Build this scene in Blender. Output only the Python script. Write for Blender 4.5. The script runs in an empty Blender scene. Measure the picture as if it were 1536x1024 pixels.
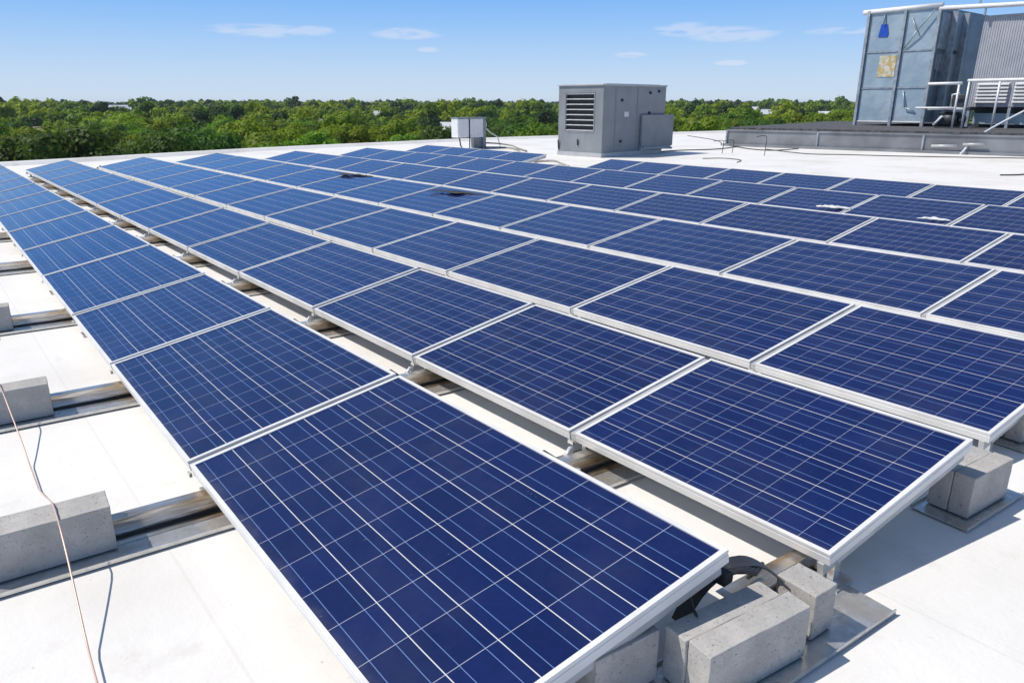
import bpy, bmesh, math, random
import numpy as np
from mathutils import Vector, Matrix

scn = bpy.context.scene
col = scn.collection
rad = math.radians

# ------------------------------------------------------------------ camera
CAMZ = 1.67
YAW, PITCH = 39.243, 18.073
cam_d = bpy.data.cameras.new("camera")
cam = bpy.data.objects.new("camera", cam_d)
col.objects.link(cam)
cam.location = (0, 0, CAMZ)
cam.rotation_euler = (rad(90 - PITCH), 0, rad(-YAW))
cam_d.sensor_width = 36.0
cam_d.lens = 36.0 * 1094.0 / 1536.0
cam_d.clip_start = 0.05
cam_d.clip_end = 20000
scn.camera = cam

# ------------------------------------------------------------------ light
SUN = Vector((-0.60, 0.50, 1.05)).normalized()
sun_elev = math.asin(SUN.z)
sun_rot = math.atan2(SUN.x, SUN.y)
SKY_STRENGTH = 0.10
SUN_STRENGTH = 4.0
EXPOSURE = 0.10
HAZE = 0.00010

sl = bpy.data.lights.new("sun", 'SUN')
sl.energy = SUN_STRENGTH
sl.angle = rad(0.53)
sl.color = (1.0, 0.95, 0.88)
so = bpy.data.objects.new("sun", sl)
col.objects.link(so)
so.rotation_euler = (-SUN).to_track_quat('-Z', 'Y').to_euler()

world = bpy.data.worlds.new("World")
scn.world = world
world.use_nodes = True
wn, wl = world.node_tree.nodes, world.node_tree.links
wn.clear()
w_out = wn.new('ShaderNodeOutputWorld')
w_bg = wn.new('ShaderNodeBackground')
w_bg.inputs['Strength'].default_value = SKY_STRENGTH
w_sky = wn.new('ShaderNodeTexSky')
w_sky.sky_type = 'NISHITA'
w_sky.sun_disc = False
w_sky.sun_elevation = sun_elev
w_sky.sun_rotation = sun_rot
w_sky.altitude = 0
w_sky.air_density = 1.0
w_sky.dust_density = 0.4
w_sky.ozone_density = 1.6


def wmath(op, a, b=None, c=None):
    n = wn.new('ShaderNodeMath')
    n.operation = op
    for i, v in enumerate((a, b, c)):
        if v is None:
            continue
        if isinstance(v, (int, float)):
            n.inputs[i].default_value = v
        else:
            wl.new(v, n.inputs[i])
    return n.outputs[0]


def wdot(sock, vec):
    n = wn.new('ShaderNodeVectorMath')
    n.operation = 'DOT_PRODUCT'
    wl.new(sock, n.inputs[0])
    n.inputs[1].default_value = vec
    return n.outputs['Value']


w_tc = wn.new('ShaderNodeTexCoord')
w_dir = w_tc.outputs['Generated']
# a few thin fair-weather clouds: (azimuth from north deg, elevation deg, half width, half height in rad)
CLOUDS = [(21.6, 4.75, 0.062, 0.0065), (25.2, 4.85, 0.024, 0.005), (31.6, 4.75, 0.044, 0.006), (33.2, 3.7, 0.016, 0.003),
          (51.8, 4.95, 0.042, 0.007), (54.9, 4.55, 0.052, 0.008), (62.0, 4.6, 0.042, 0.0035),
          (47.8, 3.3, 0.022, 0.0035), (55.0, 2.7, 0.022, 0.003),
          (-30, 9, 0.12, 0.015), (100, 8, 0.15, 0.02), (150, 14, 0.2, 0.03), (-90, 12, 0.2, 0.03)]
w_map = wn.new('ShaderNodeMapping')
w_map.inputs['Scale'].default_value = (30, 30, 170)
wl.new(w_dir, w_map.inputs['Vector'])
w_noise = wn.new('ShaderNodeTexNoise')
w_noise.inputs['Scale'].default_value = 1.0
w_noise.inputs['Detail'].default_value = 6
wl.new(w_map.outputs[0], w_noise.inputs['Vector'])
mask = None
for az, el, hw, hh in CLOUDS:
    hw, hh = hw * 1.15, hh * 1.35
    a, e = rad(az), rad(el)
    d = Vector((math.sin(a) * math.cos(e), math.cos(a) * math.cos(e), math.sin(e)))
    t = Vector((math.cos(a), -math.sin(a), 0))
    b = t.cross(d)
    du = wmath('MULTIPLY', wdot(w_dir, t), 1 / hw)
    dv = wmath('MULTIPLY', wdot(w_dir, b), 1 / hh)
    fwd = wmath('GREATER_THAN', wdot(w_dir, d), 0.5)
    r2 = wmath('ADD', wmath('MULTIPLY', du, du), wmath('MULTIPLY', dv, dv))
    m = wmath('MULTIPLY', wmath('MAXIMUM', wmath('SUBTRACT', 1.0, r2), 0.0), fwd)
    mask = m if mask is None else wmath('MAXIMUM', mask, m)
dens = wmath('MULTIPLY', wmath('MAXIMUM', wmath('SUBTRACT', wmath('ADD', w_noise.outputs[0], wmath('MULTIPLY', mask, 0.17)), 0.46), 0.0), 1.7)
dens = wmath('MULTIPLY', wmath('MINIMUM', dens, 0.30), wmath('MINIMUM', wmath('MULTIPLY', mask, 1.6), 1.0))
w_mix = wn.new('ShaderNodeMix')
w_mix.data_type = 'RGBA'
wl.new(dens, w_mix.inputs['Factor'])
sep = wn.new('ShaderNodeSeparateXYZ')
wl.new(w_dir, sep.inputs[0])
w_grad = wn.new('ShaderNodeValToRGB')
w_grad.color_ramp.interpolation = 'B_SPLINE'
el = w_grad.color_ramp.elements
el[0].position, el[0].color = 0.0, (0.58, 0.68, 0.80, 1)
el[1].position, el[1].color = 1.0, (0.10, 0.27, 0.66, 1)
for p_, c_ in ((0.03, (0.56, 0.68, 0.82, 1)), (0.10, (0.45, 0.63, 0.86, 1)), (0.19, (0.28, 0.52, 0.88, 1)), (0.30, (0.15, 0.39, 0.86, 1)), (0.45, (0.12, 0.33, 0.78, 1))):
    e_ = el.new(p_)
    e_.color = c_
wl.new(wmath('MULTIPLY', sep.outputs['Z'], 2.0), w_grad.inputs[0])
w_gs = wn.new('ShaderNodeVectorMath')
w_gs.operation = 'SCALE'
wl.new(w_grad.outputs[0], w_gs.inputs[0])
w_gs.inputs['Scale'].default_value = 1.0 / SKY_STRENGTH
w_fac = wn.new('ShaderNodeMapRange')
w_fac.interpolation_type = 'SMOOTHSTEP'
w_fac.inputs['From Min'].default_value = 0.18
w_fac.inputs['From Max'].default_value = 0.60
wl.new(sep.outputs['Z'], w_fac.inputs['Value'])
w_base = wn.new('ShaderNodeMix')
w_base.data_type = 'RGBA'
wl.new(w_fac.outputs[0], w_base.inputs['Factor'])
wl.new(w_gs.outputs[0], w_base.inputs['A'])
wl.new(w_sky.outputs[0], w_base.inputs['B'])
wl.new(w_base.outputs['Result'], w_mix.inputs['A'])
w_mix.inputs['B'].default_value = (8.6, 8.2, 8.6, 1)
wl.new(w_mix.outputs['Result'], w_bg.inputs['Color'])
wl.new(w_bg.outputs[0], w_out.inputs[0])

vs = scn.view_settings
vs.view_transform = 'Standard'
vs.look = 'None'
vs.exposure = EXPOSURE
vs.gamma = 1.0
vs.use_curve_mapping = False
scn.cycles.max_bounces = 8
scn.cycles.use_denoising = True


# ------------------------------------------------------------------ helpers
class MB:
    """collects faces and links them as one mesh object"""

    def __init__(self):
        self.v, self.f, self.uv, self.sm = [], [], [], []

    def face(self, pts, uv=None, smooth=False):
        n = len(self.v)
        self.v += [tuple(p) for p in pts]
        self.f.append(tuple(range(n, n + len(pts))))
        self.uv.append(uv if uv else [(0, 0)] * len(pts))
        self.sm.append(smooth)

    def grid_faces(self, pts, faces, smooth=False):
        n = len(self.v)
        self.v += [tuple(p) for p in pts]
        for f in faces:
            self.f.append(tuple(i + n for i in f))
            self.uv.append([(0, 0)] * len(f))
            self.sm.append(smooth)

    def hexa(self, p):
        """8 points: bottom 4 ccw, top 4 ccw"""
        self.grid_faces(p, [(3, 2, 1, 0), (4, 5, 6, 7), (0, 1, 5, 4), (1, 2, 6, 5), (2, 3, 7, 6), (3, 0, 4, 7)])

    def box(self, x0, x1, y0, y1, z0, z1, M=None):
        p = [(x0, y0, z0), (x1, y0, z0), (x1, y1, z0), (x0, y1, z0), (x0, y0, z1), (x1, y0, z1), (x1, y1, z1), (x0, y1, z1)]
        if M is not None:
            p = [M @ Vector(q) for q in p]
        self.hexa(p)

    def tube(self, path, r, n=8, caps=True):
        path = [Vector(p) for p in path]
        rings = []
        rr = r if isinstance(r, (list, tuple)) else [r] * len(path)
        for i, p in enumerate(path):
            d = (path[min(i + 1, len(path) - 1)] - path[max(i - 1, 0)])
            if d.length < 1e-9:
                d = Vector((0, 0, 1))
            d.normalize()
            a = d.cross(Vector((0, 0, 1)))
            if a.length < 1e-3:
                a = Vector((1, 0, 0))
            a.normalize()
            b = d.cross(a)
            rings.append([p + (a * math.cos(2 * math.pi * k / n) + b * math.sin(2 * math.pi * k / n)) * rr[i] for k in range(n)])
        pts = [q for ring in rings for q in ring]
        fs = []
        for i in range(len(path) - 1):
            for k in range(n):
                fs.append((i * n + k, i * n + (k + 1) % n, (i + 1) * n + (k + 1) % n, (i + 1) * n + k))
        self.grid_faces(pts, fs, True)
        if caps:
            self.grid_faces(rings[0], [tuple(range(n))])
            self.grid_faces(rings[-1], [tuple(reversed(range(n)))])

    def prism(self, poly, z0, z1):
        n = len(poly)
        pts = [(x, y, z0) for x, y in poly] + [(x, y, z1) for x, y in poly]
        fs = [tuple(reversed(range(n))), tuple(range(n, 2 * n))] + [(i, (i + 1) % n, n + (i + 1) % n, n + i) for i in range(n)]
        self.grid_faces(pts, fs)

    def build(self, name, mat, parent=None, loc=None, rz=0.0, bevel=0.0, uv=False, recalc=True):
        me = bpy.data.meshes.new(name)
        me.from_pydata(self.v, [], self.f)
        if uv:
            l = me.uv_layers.new(name="uv")
            flat = [c for f in self.uv for q in f for c in q]
            l.data.foreach_set('uv', flat)
        me.polygons.foreach_set('use_smooth', self.sm)
        if recalc:
            bm = bmesh.new()
            bm.from_mesh(me)
            bmesh.ops.remove_doubles(bm, verts=bm.verts, dist=1e-5)
            bmesh.ops.recalc_face_normals(bm, faces=bm.faces)
            bm.to_mesh(me)
            bm.free()
        me.materials.append(mat)
        o = bpy.data.objects.new(name, me)
        col.objects.link(o)
        if parent:
            o.parent = parent
        if loc:
            o.location = loc
        if rz:
            o.rotation_euler = (0, 0, rz)
        if bevel:
            m = o.modifiers.new('bevel', 'BEVEL')
            m.width = bevel
            m.segments = 2
            m.limit_method = 'ANGLE'
        return o


def tag(o, label=None, cat=None, group=None, kind=None):
    if label:
        o['label'] = label
    if cat:
        o['category'] = cat
    if group:
        o['group'] = group
    if kind:
        o['kind'] = kind
    return o


def empty(name, loc, rz=0.0, label=None, cat=None, group=None):
    o = bpy.data.objects.new(name, None)
    o.empty_display_size = 0.1
    col.objects.link(o)
    o.location = loc
    o.rotation_euler = (0, 0, rz)
    return tag(o, label, cat, group)


def children(o):
    return [c for c in bpy.data.objects if c.parent == o]


def copy_tree(o, kids):
    c = o.copy()
    col.objects.link(c)
    for k in kids:
        d = k.copy()
        col.objects.link(d)
        d.parent = c
    return c


# ------------------------------------------------------------------ materials
def mat_new(name):
    m = bpy.data.materials.new(name)
    m.use_nodes = True
    nt = m.node_tree
    b = nt.nodes['Principled BSDF']
    return m, nt, b


class NT:
    def __init__(self, nt):
        self.nt = nt

    def n(self, t, **kw):
        x = self.nt.nodes.new(t)
        for k, v in kw.items():
            setattr(x, k, v)
        return x

    def l(self, a, b):
        self.nt.links.new(a, b)

    def m(self, op, a, b=None, c=None):
        x = self.n('ShaderNodeMath', operation=op)
        for i, v in enumerate((a, b, c)):
            if v is None:
                continue
            if isinstance(v, (int, float)):
                x.inputs[i].default_value = v
            else:
                self.l(v, x.inputs[i])
        return x.outputs[0]

    def mix(self, fac, a, b):
        x = self.n('ShaderNodeMix', data_type='RGBA')
        for s, v in (('Factor', fac), ('A', a), ('B', b)):
            if isinstance(v, (int, float)):
                x.inputs[s].default_value = v
            elif isinstance(v, tuple):
                x.inputs[s].default_value = v if len(v) == 4 else v + (1,)
            else:
                self.l(v, x.inputs[s])
        return x.outputs['Result']

    def noise(self, vec, scale, detail=4, rough=0.55):
        x = self.n('ShaderNodeTexNoise')
        x.inputs['Scale'].default_value = scale
        x.inputs['Detail'].default_value = detail
        x.inputs['Roughness'].default_value = rough
        if vec is not None:
            self.l(vec, x.inputs['Vector'])
        return x.outputs['Fac']

    def ramp(self, v, lo, hi):
        x = self.n('ShaderNodeMapRange')
        x.inputs['From Min'].default_value = lo
        x.inputs['From Max'].default_value = hi
        x.interpolation_type = 'SMOOTHSTEP'
        self.l(v, x.inputs['Value'])
        return x.outputs[0]

    def bump(self, h, strength, dist, b):
        x = self.n('ShaderNodeBump')
        x.inputs['Strength'].default_value = strength
        x.inputs['Distance'].default_value = dist
        self.l(h, x.inputs['Height'])
        self.l(x.outputs[0], b.inputs['Normal'])


def simple(name, c, rough=0.5, metal=0.0, var=0.12, scale=6.0, bump=0.0, bscale=40.0, spec=0.5):
    m, nt, b = mat_new(name)
    N = NT(nt)
    tc = N.n('ShaderNodeTexCoord').outputs['Object']
    f = N.ramp(N.noise(tc, scale, 6), 0.3, 0.7)
    lo = tuple(x * (1 - var) for x in c)
    hi = tuple(min(1, x * (1 + var)) for x in c)
    N.l(N.mix(f, lo, hi), b.inputs['Base Color'])
    b.inputs['Roughness'].default_value = rough
    b.inputs['Metallic'].default_value = metal
    b.inputs['Specular IOR Level'].default_value = spec
    if bump:
        N.bump(N.noise(tc, bscale, 4), bump, 0.01, b)
    return m


# white roof membrane, slightly dirty
def mat_roof():
    m, nt, b = mat_new('roof_membrane')
    N = NT(nt)
    tc = N.n('ShaderNodeTexCoord').outputs['Object']
    big = N.ramp(N.noise(tc, 0.55, 5), 0.42, 0.75)
    c = N.mix(big, (0.81, 0.785, 0.742), (0.70, 0.668, 0.61))
    st = N.ramp(N.noise(tc, 2.6, 7, 0.65), 0.54, 0.76)
    c = N.mix(N.m('MULTIPLY', st, 0.50), c, (0.56, 0.50, 0.42))
    # long water-borne streaks and scuffs
    mp = N.n('ShaderNodeMapping')
    mp.inputs['Scale'].default_value = (1.0, 0.22, 1.0)
    mp.inputs['Rotation'].default_value = (0, 0, 0.9)
    N.l(tc, mp.inputs[0])
    sk = N.ramp(N.noise(mp.outputs[0], 7.0, 8, 0.7), 0.58, 0.74)
    c = N.mix(N.m('MULTIPLY', sk, 0.22), c, (0.50, 0.46, 0.40))
    sp = N.ramp(N.noise(tc, 55, 2), 0.70, 0.78)
    c = N.mix(N.m('MULTIPLY', sp, 0.5), c, (0.35, 0.31, 0.27))
    # membrane sheet seams every 1.9 m
    sx = N.n('ShaderNodeSeparateXYZ')
    N.l(tc, sx.inputs[0])
    pp = N.m('PINGPONG', N.m('ADD', sx.outputs['X'], 1.38), 0.95)
    seam = N.m('LESS_THAN', pp, 0.006)
    c = N.mix(N.m('MULTIPLY', seam, 0.16), c, (0.5, 0.47, 0.43))
    N.l(c, b.inputs['Base Color'])
    b.inputs['Roughness'].default_value = 0.62
    b.inputs['Specular IOR Level'].default_value = 0.25
    h = N.m('ADD', N.m('MULTIPLY', N.noise(tc, 3.0, 5), 1.0), N.m('MULTIPLY', N.noise(tc, 60, 3), 0.10))
    h = N.m('ADD', h, N.m('MULTIPLY', N.m('LESS_THAN', pp, 0.05), 0.12))
    N.bump(h, 0.45, 0.022, b)
    return m


def mat_cells():
    m, nt, b = mat_new('solar_cells')
    N = NT(nt)
    uv = N.n('ShaderNodeUVMap').outputs[0]
    sx = N.n('ShaderNodeSeparateXYZ')
    N.l(uv, sx.inputs[0])
    u, v = sx.outputs['X'], sx.outputs['Y']          # u in cells along the panel (10), v across (6)
    oi = N.n('ShaderNodeObjectInfo')
    # one tone per cell
    cb = N.n('ShaderNodeCombineXYZ')
    N.l(N.m('FLOOR', u), cb.inputs[0])
    N.l(N.m('FLOOR', v), cb.inputs[1])
    N.l(N.m('MULTIPLY', oi.outputs['Random'], 57.0), cb.inputs[2])
    wnz = N.n('ShaderNodeTexWhiteNoise', noise_dimensions='3D')
    N.l(cb.outputs[0], wnz.inputs['Vector'])
    # polycrystalline grains
    vo = N.n('ShaderNodeTexVoronoi')
    vo.inputs['Scale'].default_value = 11.0
    va = N.n('ShaderNodeVectorMath', operation='ADD')
    N.l(uv, va.inputs[0])
    cb2 = N.n('ShaderNodeCombineXYZ')
    N.l(N.m('MULTIPLY', oi.outputs['Random'], 91.0), cb2.inputs[0])
    N.l(cb2.outputs[0], va.inputs[1])
    N.l(va.outputs[0], vo.inputs['Vector'])
    sv = N.n('ShaderNodeSeparateColor')
    N.l(vo.outputs['Color'], sv.inputs[0])
    t = N.m('ADD', N.m('MULTIPLY', wnz.outputs['Value'], 0.45), N.m('MULTIPLY', sv.outputs[0], 0.30))
    t = N.m('ADD', t, N.m('MULTIPLY', oi.outputs['Random'], 0.35))
    c = N.mix(t, (0.0028, 0.0100, 0.064), (0.0052, 0.0165, 0.104))
    # bus bars, two per cell
    bus = N.m('PINGPONG', N.m('ADD', v, 0.25), 0.25)
    c = N.mix(N.m('MULTIPLY', N.m('LESS_THAN', bus, 0.0068), 0.85), c, (0.16, 0.27, 0.52))
    # hairline gaps between the cells
    gu = N.m('LESS_THAN', N.m('PINGPONG', u, 0.5), 0.0060)
    c = N.mix(N.m('MULTIPLY', gu, 0.80), c, (0.50, 0.51, 0.60))
    gv = N.m('LESS_THAN', N.m('PINGPONG', v, 0.5), 0.0095)
    c = N.mix(N.m('MULTIPLY', gv, 0.92), c, (0.72, 0.71, 0.71))
    # faint dust
    tc = N.n('ShaderNodeTexCoord').outputs['Object']
    du = N.ramp(N.noise(tc, 3.0, 7, 0.6), 0.38, 0.80)
    edge = N.m('MULTIPLY', N.ramp(N.m('ADD', v, N.m('MULTIPLY', N.noise(tc, 6.0, 5, 0.7), 0.9)), 0.75, 0.25), 0.10)
    c = N.mix(N.m('ADD', N.m('MULTIPLY', du, 0.030), N.m('ADD', edge, 0.004)), c, (0.42, 0.40, 0.38))
    spt = N.ramp(N.noise(tc, 42.0, 2), 0.755, 0.80)
    c = N.mix(N.m('MULTIPLY', spt, 0.16), c, (0.5, 0.49, 0.47))
    N.l(c, b.inputs['Base Color'])
    b.inputs['IOR'].default_value = 1.52
    b.inputs['Specular IOR Level'].default_value = 0.55
    N.l(N.m('ADD', 0.07, N.m('MULTIPLY', du, 0.12)), b.inputs['Roughness'])
    return m


def mat_alu(name, c, rough, metal, streak=0.15):
    m, nt, b = mat_new(name)
    N = NT(nt)
    tc = N.n('ShaderNodeTexCoord').outputs['Object']
    f = N.ramp(N.noise(tc, 5.0, 6), 0.3, 0.75)
    N.l(N.mix(f, c, tuple(x * (1 - streak) for x in c)), b.inputs['Base Color'])
    b.inputs['Metallic'].default_value = metal
    N.l(N.m('ADD', rough, N.m('MULTIPLY', f, 0.12)), b.inputs['Roughness'])
    return m


def mat_galv():
    m, nt, b = mat_new('galvanised_steel')
    N = NT(nt)
    tc = N.n('ShaderNodeTexCoord').outputs['Object']
    vo = N.n('ShaderNodeTexVoronoi')
    vo.inputs['Scale'].default_value = 35
    N.l(tc, vo.inputs['Vector'])
    sv = N.n('ShaderNodeSeparateColor')
    N.l(vo.outputs['Color'], sv.inputs[0])
    c = N.mix(sv.outputs[0], (0.60, 0.59, 0.57), (0.74, 0.73, 0.70))
    st = N.ramp(N.noise(tc, 4.0, 6, 0.6), 0.48, 0.72)
    c = N.mix(N.m('MULTIPLY', st, 0.6), c, (0.50, 0.40, 0.28))
    N.l(c, b.inputs['Base Color'])
    b.inputs['Metallic'].default_value = 0.68
    N.l(N.m('ADD', 0.22, N.m('MULTIPLY', st, 0.2)), b.inputs['Roughness'])
    N.bump(N.noise(tc, 6, 3), 0.3, 0.02, b)
    return m


def mat_rail():
    # thin zinc-coated channel, still shiny; warm roof bounce painted in with brown stain
    m, nt, b = mat_new('warm_brown_zinc_rail')
    N = NT(nt)
    tc = N.n('ShaderNodeTexCoord').outputs['Object']
    mp = N.n('ShaderNodeMapping')
    mp.inputs['Scale'].default_value = (2.2, 9.0, 14.0)
    N.l(tc, mp.inputs[0])
    f = N.ramp(N.noise(mp.outputs[0], 1.0, 5, 0.6), 0.36, 0.62)
    c = N.mix(f, (0.80, 0.76, 0.70), (0.50, 0.37, 0.24))
    N.l(c, b.inputs['Base Color'])
    b.inputs['Metallic'].default_value = 0.85
    b.inputs['Roughness'].default_value = 0.24
    N.bump(N.noise(mp.outputs[0], 0.8, 3), 0.35, 0.03, b)
    return m


def mat_concrete():
    m, nt, b = mat_new('concrete')
    N = NT(nt)
    tc = N.n('ShaderNodeTexCoord').outputs['Object']
    oi = N.n('ShaderNodeObjectInfo').outputs['Random']
    a = N.ramp(N.noise(tc, 9, 8, 0.65), 0.3, 0.7)
    c = N.mix(a, (0.40, 0.385, 0.36), (0.54, 0.515, 0.48))
    c = N.mix(N.m('MULTIPLY', oi, 0.25), c, (0.42, 0.38, 0.33))
    sp = N.ramp(N.noise(tc, 130, 2), 0.60, 0.70)
    c = N.mix(N.m('MULTIPLY', sp, 0.38), c, (0.16, 0.15, 0.14))
    hl = N.ramp(N.noise(tc, 170, 2), 0.62, 0.72)
    c = N.mix(N.m('MULTIPLY', hl, 0.4), c, (0.55, 0.53, 0.5))
    dk = N.ramp(N.noise(tc, 4.5, 6, 0.7), 0.55, 0.75)
    c = N.mix(N.m('MULTIPLY', dk, 0.45), c, (0.25, 0.225, 0.19))
    pit = N.ramp(N.noise(tc, 75, 2, 0.4), 0.70, 0.74)
    c = N.mix(N.m('MULTIPLY', pit, 0.6), c, (0.10, 0.095, 0.09))
    N.l(c, b.inputs['Base Color'])
    b.inputs['Roughness'].default_value = 0.92
    b.inputs['Specular IOR Level'].default_value = 0.2
    h = N.m('ADD', N.noise(tc, 28, 8, 0.8), N.m('ADD', N.m('MULTIPLY', sp, -0.4), N.m('MULTIPLY', pit, -0.9)))
    N.bump(h, 0.6, 0.006, b)
    return m


def mat_leaf(name, c0, c1, big=0.0):
    m, nt, b = mat_new(name)
    N = NT(nt)
    geo = N.n('ShaderNodeNewGeometry')
    oi = N.n('ShaderNodeObjectInfo').outputs['Random']
    t = geo.outputs['Random Per Island']
    c = N.mix(t, c0, c1)
    b.inputs['Specular IOR Level'].default_value = 0.15
    if big:
        pos = geo.outputs['Position']
        at = N.n('ShaderNodeAttribute', attribute_name='species')
        k = N.m('ADD', N.noise(pos, big, 4, 0.6), N.m('MULTIPLY', N.m('SUBTRACT', at.outputs['Fac'], 0.5), 0.30))
        c = N.mix(N.ramp(k, 0.50, 0.38), c, (0.034, 0.085, 0.014))
        c = N.mix(N.ramp(k, 0.50, 0.62), c, (0.290, 0.370, 0.010))
    else:
        hs = N.n('ShaderNodeHueSaturation')
        N.l(c, hs.inputs['Color'])
        N.l(N.m('ADD', 0.485, N.m('MULTIPLY', oi, 0.03)), hs.inputs['Hue'])
        N.l(N.m('ADD', 0.75, N.m('MULTIPLY', oi, 0.5)), hs.inputs['Value'])
        c = hs.outputs[0]
    N.l(c, b.inputs['Base Color'])
    b.inputs['Roughness'].default_value = 0.6
    b.inputs['Specular IOR Level'].default_value = 0.25
    tr = N.n('ShaderNodeBsdfTranslucent')
    N.l(c, tr.inputs['Color'])
    ms = N.n('ShaderNodeMixShader')
    ms.inputs[0].default_value = 0.46
    out = nt.nodes['Material Output']
    N.l(b.outputs[0], ms.inputs[1])
    N.l(tr.outputs[0], ms.inputs[2])
    N.l(ms.outputs[0], out.inputs['Surface'])
    return m


def mat_sheet_blue():
    # large dented sheet-metal panels of the tower
    m, nt, b = mat_new('blue_grey_sheet')
    N = NT(nt)
    tc = N.n('ShaderNodeTexCoord').outputs['Object']
    f = N.ramp(N.noise(tc, 1.1, 5), 0.35, 0.65)
    c = N.mix(f, (0.30, 0.395, 0.46), (0.40, 0.48, 0.535))
    st = N.ramp(N.noise(tc, 2.4, 6, 0.6), 0.6, 0.75)
    c = N.mix(N.m('MULTIPLY', st, 0.5), c, (0.19, 0.25, 0.32))
    N.l(c, b.inputs['Base Color'])
    b.inputs['Roughness'].default_value = 0.38
    b.inputs['Metallic'].default_value = 0.25
    N.bump(N.noise(tc, 0.9, 3), 0.6, 0.12, b)
    return m


def mat_poster():
    m, nt, b = mat_new('weathered_poster')
    N = NT(nt)
    tc = N.n('ShaderNodeTexCoord').outputs['Object']
    f = N.ramp(N.noise(tc, 4.5, 6, 0.7), 0.42, 0.58)
    c = N.mix(f, (0.62, 0.60, 0.52), (0.52, 0.36, 0.10))
    g = N.ramp(N.noise(tc, 7.5, 5, 0.7), 0.55, 0.62)
    c = N.mix(N.m('MULTIPLY', g, 0.7), c, (0.28, 0.33, 0.36))
    N.l(c, b.inputs['Base Color'])
    b.inputs['Roughness'].default_value = 0.6
    return m


def mat_cladding():
    m, nt, b = mat_new('ribbed_cladding')
    N = NT(nt)
    tc = N.n('ShaderNodeTexCoord').outputs['Object']
    sx = N.n('ShaderNodeSeparateXYZ')
    N.l(tc, sx.inputs[0])
    f = N.ramp(N.noise(tc, 2.0, 6), 0.3, 0.7)
    c = N.mix(f, (0.36, 0.37, 0.40), (0.44, 0.44, 0.46))
    N.l(c, b.inputs['Base Color'])
    b.inputs['Roughness'].default_value = 0.5
    b.inputs['Metallic'].default_value = 0.15
    return m


def mat_terrain():
    m, nt, b = mat_new('wooded_ground')
    N = NT(nt)
    tc = N.n('ShaderNodeTexCoord').outputs['Object']
    a = N.ramp(N.noise(tc, 0.012, 6), 0.35, 0.65)
    c = N.mix(a, (0.040, 0.075, 0.014), (0.10, 0.14, 0.03))
    k = N.ramp(N.noise(tc, 0.006, 4), 0.62, 0.70)
    c = N.mix(N.m('MULTIPLY', k, 0.6), c, (0.16, 0.17, 0.07))
    N.l(c, b.inputs['Base Color'])
    b.inputs['Roughness'].default_value = 0.95
    return m


M_ROOF = mat_roof()
M_CELL = mat_cells()
M_ALU = mat_alu('frame_aluminium', (0.76, 0.75, 0.73), 0.36, 0.0)
M_STRIP = mat_alu('rail_aluminium', (0.50, 0.51, 0.51), 0.45, 0.15, 0.3)
M_BACK = simple('backsheet', (0.6, 0.6, 0.6), 0.7)
M_GALV = mat_galv()
M_RAILG = mat_rail()
M_CONC = mat_concrete()
M_RUB = simple('black_rubber', (0.025, 0.025, 0.027), 0.7)
M_CABLE = simple('black_cable', (0.03, 0.028, 0.028), 0.45)
M_COPPER = simple('copper_wire', (0.66, 0.47, 0.38), 0.4, 0.2)
def mat_unit():
    m, nt, b = mat_new('grey_painted_metal')
    N = NT(nt)
    tc = N.n('ShaderNodeTexCoord').outputs['Object']
    c = N.mix(N.ramp(N.noise(tc, 1.4, 6), 0.3, 0.7), (0.20, 0.22, 0.235), (0.245, 0.265, 0.28))
    mp = N.n('ShaderNodeMapping')
    mp.inputs['Scale'].default_value = (7, 7, 0.6)
    N.l(tc, mp.inputs[0])
    st = N.ramp(N.noise(mp.outputs[0], 1.0, 6, 0.65), 0.56, 0.78)
    c = N.mix(N.m('MULTIPLY', st, 0.45), c, (0.17, 0.155, 0.135))
    N.l(c, b.inputs['Base Color'])
    b.inputs['Roughness'].default_value = 0.5
    N.bump(N.noise(tc, 1.6, 2), 0.3, 0.04, b)
    return m


M_UNIT = mat_unit()
M_UNITLID = simple('light_lid_metal', (0.46, 0.47, 0.48), 0.45, 0.2, 0.1, 2.0)
M_DARK = simple('dark_interior', (0.012, 0.013, 0.018), 0.6)
M_SLAT = simple('light_slat', (0.62, 0.63, 0.64), 0.45, 0.2)
M_WBOX = simple('white_box_paint', (0.72, 0.73, 0.74), 0.45, 0.0, 0.05)
M_GREY = simple('grey_post_metal', (0.26, 0.28, 0.31), 0.5, 0.3)
M_HOSE = simple('beige_hose', (0.30, 0.28, 0.25), 0.7, 0, 0.3, 12)
M_CURB = simple('curb_sheet_metal', (0.235, 0.245, 0.255), 0.5, 0.25, 0.25, 0.9)
M_DECK = simple('dark_gravel_deck', (0.085, 0.085, 0.088), 0.95, 0, 0.45, 7, 0.5, 60)
M_SHEET = mat_sheet_blue()
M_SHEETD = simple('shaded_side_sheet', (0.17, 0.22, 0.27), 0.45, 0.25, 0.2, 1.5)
M_TFRAME = simple('tower_frame_steel', (0.33, 0.37, 0.41), 0.5, 0.3, 0.25, 4)
M_PIPE = simple('white_pipe', (0.75, 0.75, 0.74), 0.4, 0.0, 0.06, 3)
M_BLUE = simple('blue_plastic', (0.01, 0.07, 0.42), 0.45)
M_POST = mat_poster()
M_CLAD = mat_cladding()
M_PUMP = simple('dark_pump_metal', (0.05, 0.055, 0.06), 0.5, 0.3, 0.3, 5)
M_SCRAP = simple('white_scrap', (0.75, 0.74, 0.72), 0.6)
M_TERR = mat_terrain()
M_WALL = simple('house_wall', (0.50, 0.47, 0.42), 0.8, 0, 0.1, 0.5)
M_HROOF = simple('pale_house_roof', (0.58, 0.60, 0.63), 0.6, 0, 0.1, 0.5)
M_HROOF2 = simple('brown_house_roof', (0.33, 0.27, 0.22), 0.8, 0, 0.15, 0.5)
M_WIN = simple('dark_window', (0.03, 0.035, 0.045), 0.2)
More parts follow.
